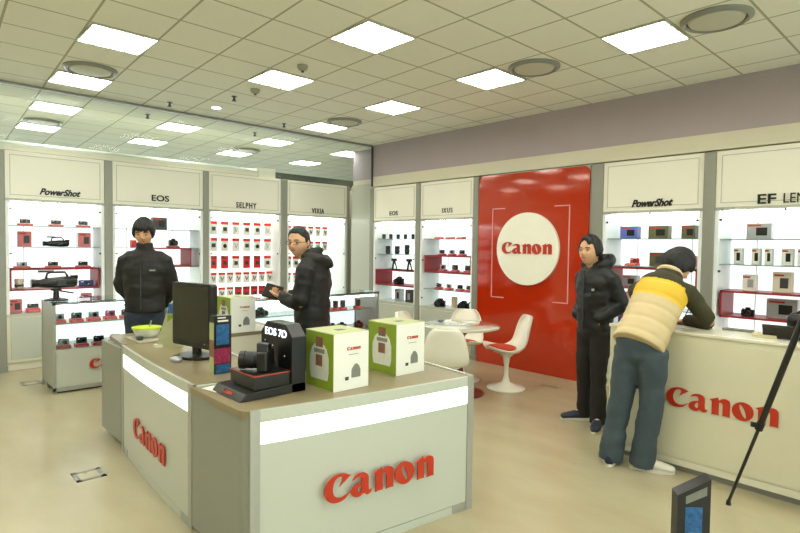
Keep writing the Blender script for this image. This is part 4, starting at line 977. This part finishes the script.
def person(label, loc, rz, J, headrot, hair, clothes, group=None, glasses=False, hands=True):
    """J: joints; clothes: dict of builders"""
    root = thing('person', label, 'person', loc, rz, group)
    V = {k: Vector(v) for k, v in J.items() if not k.startswith('hand')}
    yaw, pitch, roll = headrot
    M = Matrix.Translation(V['head']) @ Matrix.Rotation(yaw, 4, 'Z') @ Matrix.Rotation(-pitch, 4, 'X') @ Matrix.Rotation(roll, 4, 'Y') @ Matrix.Scale(HS, 4)
    side = (V['shR']-V['shL']).normalized()
    mb = MB(); head_mesh(mb, M)
    mb.tube([V['chest'].lerp(V['neck'], .8), V['neck'], M @ Vector((0, -.018, -.07))], [(.062, .058), (.056, .056), (.052, .055)], side=side)
    mb.tube([V['pelvis']+Vector((0, 0, -.06)), V['pelvis'], V['pelvis'].lerp(V['chest'], .5), V['chest'], V['neck']], [(.12, .085), (.15, .095), (.13, .09), (.15, .10), (.06, .055)], side=side)
    for s in 'LR':
        mb.tube([V['sh'+s]+Vector((0, 0, -.03)), V['el'+s], V['wr'+s]], [.042, .036, .026], n=12)
        mb.tube([V['hip'+s], V['kn'+s], V['an'+s]], [.075, .052, .038], n=12)
        mb.tube([V['an'+s], V['an'+s]+Vector((V['toe'+s].x, V['toe'+s].y, 0))*.1+Vector((0, 0, -.03))], [.035, .028], n=10)
        if 'hand'+s in J: 
            h = J['hand'+s]; hand(mb, V['wr'+s], *h)
    o = obj(remesh(mb, 'body', .0052, 2), 'body', skin, root)
    face(root, M, glasses)
    hm = hair_mesh(M, *hair); hm.build('hair', hairm, root, smooth='all')
    clothes(root, V, side, M)
    return root
def legs(root, V, side, m, name='trousers', r=(.098, .072, .066, .07), seed=0, hemz=.03, wmul=1):
    mb = MB()
    P0 = V['pelvis']
    mb.tube([P0+Vector((0, 0, .09)), P0+Vector((0, 0, .0)), P0+Vector((0, 0, -.07))], [(.135*wmul, .09), (.155*wmul, .112), (.15*wmul, .11)], side=side, n=24)
    for s in 'LR':
        k = V['kn'+s]; a = V['an'+s]
        mb.tube([V['hip'+s], V['hip'+s].lerp(k, .4), k, k.lerp(a, .5), Vector((a.x, a.y, hemz+.005))], [r[0], r[0]*.92, r[1], r[2], r[3]], side=side, n=18, cap=False)
    return obj(remesh(mb, name, .011, 5, wr(.009, 7, seed)), name, m, root)
def sleeves(mb, V, r=(.07, .058, .042), end=1.0):
    for s in 'LR':
        e = V['el'+s]; w_ = V['wr'+s]; sh = V['sh'+s]
        inn = sh.lerp((V['chest']+V['neck'])/2, .55)
        mb.tube([inn, sh.lerp(inn, .3), sh+(e-sh)*.06, sh.lerp(e, .5), e.lerp(sh, .08), e.lerp(w_, .1), e.lerp(w_, .5), e.lerp(w_, .97)], [r[0]*1.02, r[0]*1.0, r[0]*1.04, r[0]*.96, r[1]*1.02, r[1], (r[1]+r[2])/2, r[2]], side=(0, 1, 0), n=18)
# ---- the man in the zipped jacket behind the counter
def cl1(root, V, side, M):
    mb = MB(); c = V['chest']
    mb.tube([(0, 0, .90), (0, 0, 1.0), (0, .0, 1.15), (0, .0, 1.30), (0, -.01, 1.42), (0, -.02, 1.49), (0, -.015, 1.535)], [(.185, .135), (.18, .13), (.19, .135), (.205, .135), (.17, .11), (.085, .08), (.07, .072)], side=(1, 0, 0), n=32, cap=False)
    sleeves(mb, V, (.077, .068, .05))
    mb.tube([(0, -.012, 1.48), (0, -.005, 1.56)], [(.082, .085), (.074, .078)], side=(1, 0, 0), n=28, cap=False)
    j = obj(remesh(mb, 'jacket', .010, 4, wr(.010, 8, 3)), 'jacket', jblack, root)
    B(-.004, .128, .93, .004, .142, 1.40).build('zip', dgry, j); B(-.125, .118, 1.29, -.075, .134, 1.303).build('chest_mark', silver, j)
    legs(root, V, side, jeans1, seed=1)
    foot_mesh(root, V['anL'], V['toeL'], shoek, shoek); foot_mesh(root, V['anR'], V['toeR'], shoek, shoek)
J1 = dict(pelvis=(0, 0, .95), chest=(0, 0, 1.32), neck=(0, -.015, 1.50), head=(0, .03, 1.655), shL=(-.165, -.01, 1.395), shR=(.165, -.01, 1.395),
          elL=(-.235, -.06, 1.13), elR=(.235, -.06, 1.13), wrL=(-.13, -.19, .95), wrR=(.13, -.19, .95), hipL=(-.085, 0, .9), hipR=(.085, 0, .9), knL=(-.10, .01, .5), knR=(.10, .01, .5),
          anL=(-.11, -.02, .08), anR=(.11, -.02, .08), toeL=(-.2, 1, 0), toeR=(.2, 1, 0), handL=((.8, -.1, -.5), (0, 1, 0), 1, .6), handR=((-.8, -.1, -.5), (0, 1, 0), -1, .6))
def low1(a): f = abs(a); return (.27 if f < .8 else (.27-(f-.8)*1.6 if f < 1.2 else -.38))
person('man in a zipped black jacket and jeans looking down, standing behind the counter', (-5.48, 1.80, 0), math.radians(-124), J1, (math.radians(6), math.radians(18), 0),
       (low1, lambda a: .017, .09, 1), cl1)
# ---- the man in glasses holding a black notebook
def cl2(root, V, side, M):
    mb = MB()
    mb.tube([(0, -.0, .80), (0, 0, .95), (0, .0, 1.12), (0, -.01, 1.28), (0, -.01, 1.40), (0, .02, 1.46), (0, .045, 1.50)], [(.185, .15), (.185, .145), (.18, .145), (.195, .14), (.17, .115), (.085, .085), (.07, .07)], side=(1, 0, 0), n=32, cap=False)
    sleeves(mb, V, (.078, .066, .052))
    mb.tube([(-.10, .03, 1.46), (-.10, -.07, 1.44), (0, -.125, 1.40), (.10, -.07, 1.44), (.10, .03, 1.46)], [(.03, .04), (.04, .05), (.042, .07), (.04, .05), (.03, .04)], side=(0, 0, 1), n=16)
    mb.tube([(.065, .05, 1.40), (.08, .0, 1.50), (.0, -.07, 1.52), (-.08, .0, 1.50), (-.065, .05, 1.40)], [(.03, .02)]*5, side=(0, 0, 1), n=12)
    j = obj(remesh(mb, 'hooded_jacket', .010, 4, wr(.011, 8, 9)), 'hooded_jacket', jblack2, root)
    legs(root, V, side, trous, seed=2)
    foot_mesh(root, V['anL'], V['toeL'], shoek, shoek); foot_mesh(root, V['anR'], V['toeR'], shoek, shoek)
J2 = dict(pelvis=(0, 0, .90), chest=(0, 0, 1.26), neck=(0, .035, 1.43), head=(0, .125, 1.575), shL=(-.18, -.01, 1.37), shR=(.18, -.01, 1.37),
          elL=(-.23, .03, 1.07), elR=(.23, .05, 1.08), wrL=(-.15, .20, 1.12), wrR=(.08, .22, 1.12), hipL=(-.08, 0, .86), hipR=(.08, 0, .86), knL=(-.09, .02, .48), knR=(.09, .02, .48),
          anL=(-.10, -.01, .08), anR=(.10, -.01, .08), toeL=(-.15, 1, 0), toeR=(.15, 1, 0), handL=((.35, .9, .1), (.3, -.2, 1), -1, .75), handR=((-.35, .9, .1), (-.3, -.2, 1), 1, .75))
def low2(a): f = abs(a); return (.66 if f < .5 else (.66-(f-.5)*.5 if f < 1.25 else (.0 if f < 1.7 else -.42)))
FW2 = math.radians(126)
P2 = (-3.89, 2.63, 0)
person('man in glasses and a hooded black jacket turning his head, holding a dark notebook', P2, FW2, J2, (math.radians(82), math.radians(4), 0), (low2, lambda a: .010, .03, 5), cl2, glasses=True)
RZ2 = Matrix.Rotation(FW2, 4, 'Z')
q = Vector(P2)+RZ2 @ Vector((-.07, .31, 1.15))
t = thing('notebook', 'dark closed notebook held in both hands by the man in glasses', 'notebook', q, FW2)
MB().box(-.07, -.06, -.012, .07, .09, .012, M=Matrix.Rotation(-.7, 4, 'Y') @ Matrix.Rotation(.35, 4, 'X')).build('cover', blks, t, bevel=.003); MB().box(-.066, -.056, -.008, .073, .087, .008, M=Matrix.Rotation(-.7, 4, 'Y') @ Matrix.Rotation(.35, 4, 'X')).build('pages', mat('brown_pages', (104, 90, 70), .7), t)
# ---- the man standing by the red panel, hands in pockets
def cl3(root, V, side, M):
    mb = MB()
    mb.tube([(0, 0, .80), (0, 0, .92), (0, .0, 1.08), (0, -.0, 1.25), (0, -.01, 1.36), (0, .0, 1.42), (0, .02, 1.455)], [(.17, .13), (.175, .135), (.18, .14), (.195, .14), (.165, .115), (.09, .085), (.075, .075)], side=(1, 0, 0), n=32, cap=False)
    sleeves(mb, V, (.070, .062, .052))
    mb.tube([(-.095, .045, 1.41), (-.105, -.05, 1.43), (-.07, -.11, 1.46), (0, -.13, 1.46), (.07, -.11, 1.46), (.105, -.05, 1.43), (.095, .045, 1.41)], [(.03, .03), (.045, .035), (.058, .04), (.062, .042), (.058, .04), (.045, .035), (.03, .03)], side=(0, 0, 1), n=16)
    j = obj(remesh(mb, 'hooded_coat', .010, 4, wr(.012, 8, 4)), 'hooded_coat', jdark, root)
    mb = MB(); mb.cyl((-.11, .132, 1.20), (-.11, .146, 1.20), .011, n=12); mb.build('chest_badge', silver, j)
    B(-.004, .128, .86, .004, .146, 1.36).build('zip', dgry, j)
    legs(root, V, side, trous, seed=6)
    foot_mesh(root, V['anL'], V['toeL'], shoeb); foot_mesh(root, V['anR'], V['toeR'], shoeb)
J3 = dict(pelvis=(0, 0, .88), chest=(0, 0, 1.22), neck=(0, .02, 1.385), head=(0, .075, 1.535), shL=(-.165, -.01, 1.31), shR=(.165, -.01, 1.31),
          elL=(-.235, -.075, 1.07), elR=(.235, -.075, 1.07), wrL=(-.14, .075, .96), wrR=(.14, .075, .96), hipL=(-.08, 0, .84), hipR=(.08, 0, .84), knL=(-.09, .03, .47), knR=(.085, .02, .47),
          anL=(-.12, .05, .08), anR=(.10, .0, .08), toeL=(-.6, .8, 0), toeR=(.42, .9, 0), handL=((.8, .0, -.5), (0, -1, 0), 1, .5), handR=((-.8, .0, -.5), (0, -1, 0), -1, .5))
def low3(a): f = abs(a); return (.42+.34*max(0, math.cos((a-.25)*2.2)) if f < .9 else (.42-(f-.9)*1.9 if f < 1.3 else -.36))
person('man in a dark hooded coat with hands in pockets standing by the red panel', (-2.365, 4.59, 0), math.radians(162), J3, (math.radians(14), math.radians(-2), 0), (low3, lambda a: .013+.004*(abs(a) > 1.2)+.006*(abs(a) < .8), .10, 8), cl3)
# ---- the man in the yellow vest leaning on the counter
def cl4(root, V, side, M):
    mb = MB(); sleeves(mb, V, (.066, .056, .044))
    mb.tube([V['chest'].lerp(V['neck'], .3), V['neck']], [(.15, .10), (.07, .07)], side=side, n=20)
    obj(remesh(mb, 'sweater', .010, 4, wr(.009, 8, 4)), 'sweater', olive, root)
    A = V['pelvis']; Bq = V['neck']; ax = (Bq-A).normalized(); L = (Bq-A).length
    mb = MB(); ts = (-.10, -.02, .25, .5, .72, .86, .97, 1.05)
    mb.tube([A+ax*L*t for t in ts], [(.175, .165), (.172, .165), (.17, .155), (.175, .15), (.182, .145), (.165, .125), (.105, .10), (.085, .08)], side=side, n=36, cap=False)
    quilt = lambda p: -.006*abs(math.cos(((p-A).dot(ax)/L)*PI*5.2))**8+.004*noise.noise(p*12)
    me = remesh(mb, 'quilted_vest', .009, 4, quilt)
    v = obj(me, 'quilted_vest', vestb, root); me.materials.append(vesty); me.materials.append(olive)
    for p in me.polygons:
        t = (p.center-A).dot(ax)/L
        p.material_index = 2 if t > .80 else (1 if t > .53 else 0)
    MB().tube([Bq+ax*.01+Vector((math.cos(a)*.072, math.sin(a)*.066, .012-math.sin(a)*.045)) for a in [2*PI*i/16 for i in range(17)]], [.017]*17, side=(0, 0, 1), n=10, cap=False).build('collar', collarm, v, smooth='all')
    legs(root, V, side, jeans2, seed=12, r=(.10, .08, .078, .086), wmul=1.05)
    foot_mesh(root, V['anL'], V['toeL'], shoeb); foot_mesh(root, V['anR'], V['toeR'], shoew)
J4 = dict(pelvis=(.03, -.02, .93), chest=(.06, .19, 1.20), neck=(.08, .31, 1.365), head=(.09, .42, 1.44), shL=(-.10, .20, 1.26), shR=(.215, .26, 1.27),
          elL=(-.16, .42, 1.07), elR=(.32, .42, 1.045), wrL=(.02, .52, 1.025), wrR=(.14, .55, 1.025), hipL=(-.05, -.02, .86), hipR=(.115, -.01, .87), knL=(-.10, -.01, .47), knR=(.10, .02, .47),
          anL=(-.17, -.01, .08), anR=(.03, .06, .08), toeL=(-.4, 1, 0), toeR=(1.0, .45, 0), handL=((.8, .5, -.15), (0, 0, -1), 1, .5), handR=((-.7, .6, -.1), (0, 0, -1), -1, .6))
def low4(a): f = abs(a); return (.15 if f < .9 else (.15-(f-.9)*1.2 if f < 1.5 else -.72))
person('man in a yellow and beige quilted vest and jeans leaning on the white counter', (-1.65, 3.82, 0), 0, J4, (math.radians(-42), math.radians(38), math.radians(8)), (low4, lambda a: .017, .06, 12), cl4)
tag(MB().cyl((0, 0, 0), (.05, .03, .13), .004, n=8).build('pen', blk, None, (-1.56, 4.385, CT+.03)), 'black pen in the hand of the leaning man', 'pen')
# glow of tubes is from the meshes themselves; daylight enters by the added glazing
for o in COL.objects:
    if o.type == 'MESH' and o.parent is None and 'kind' not in o and 'label' not in o: print('UNTAGGED', o.name)
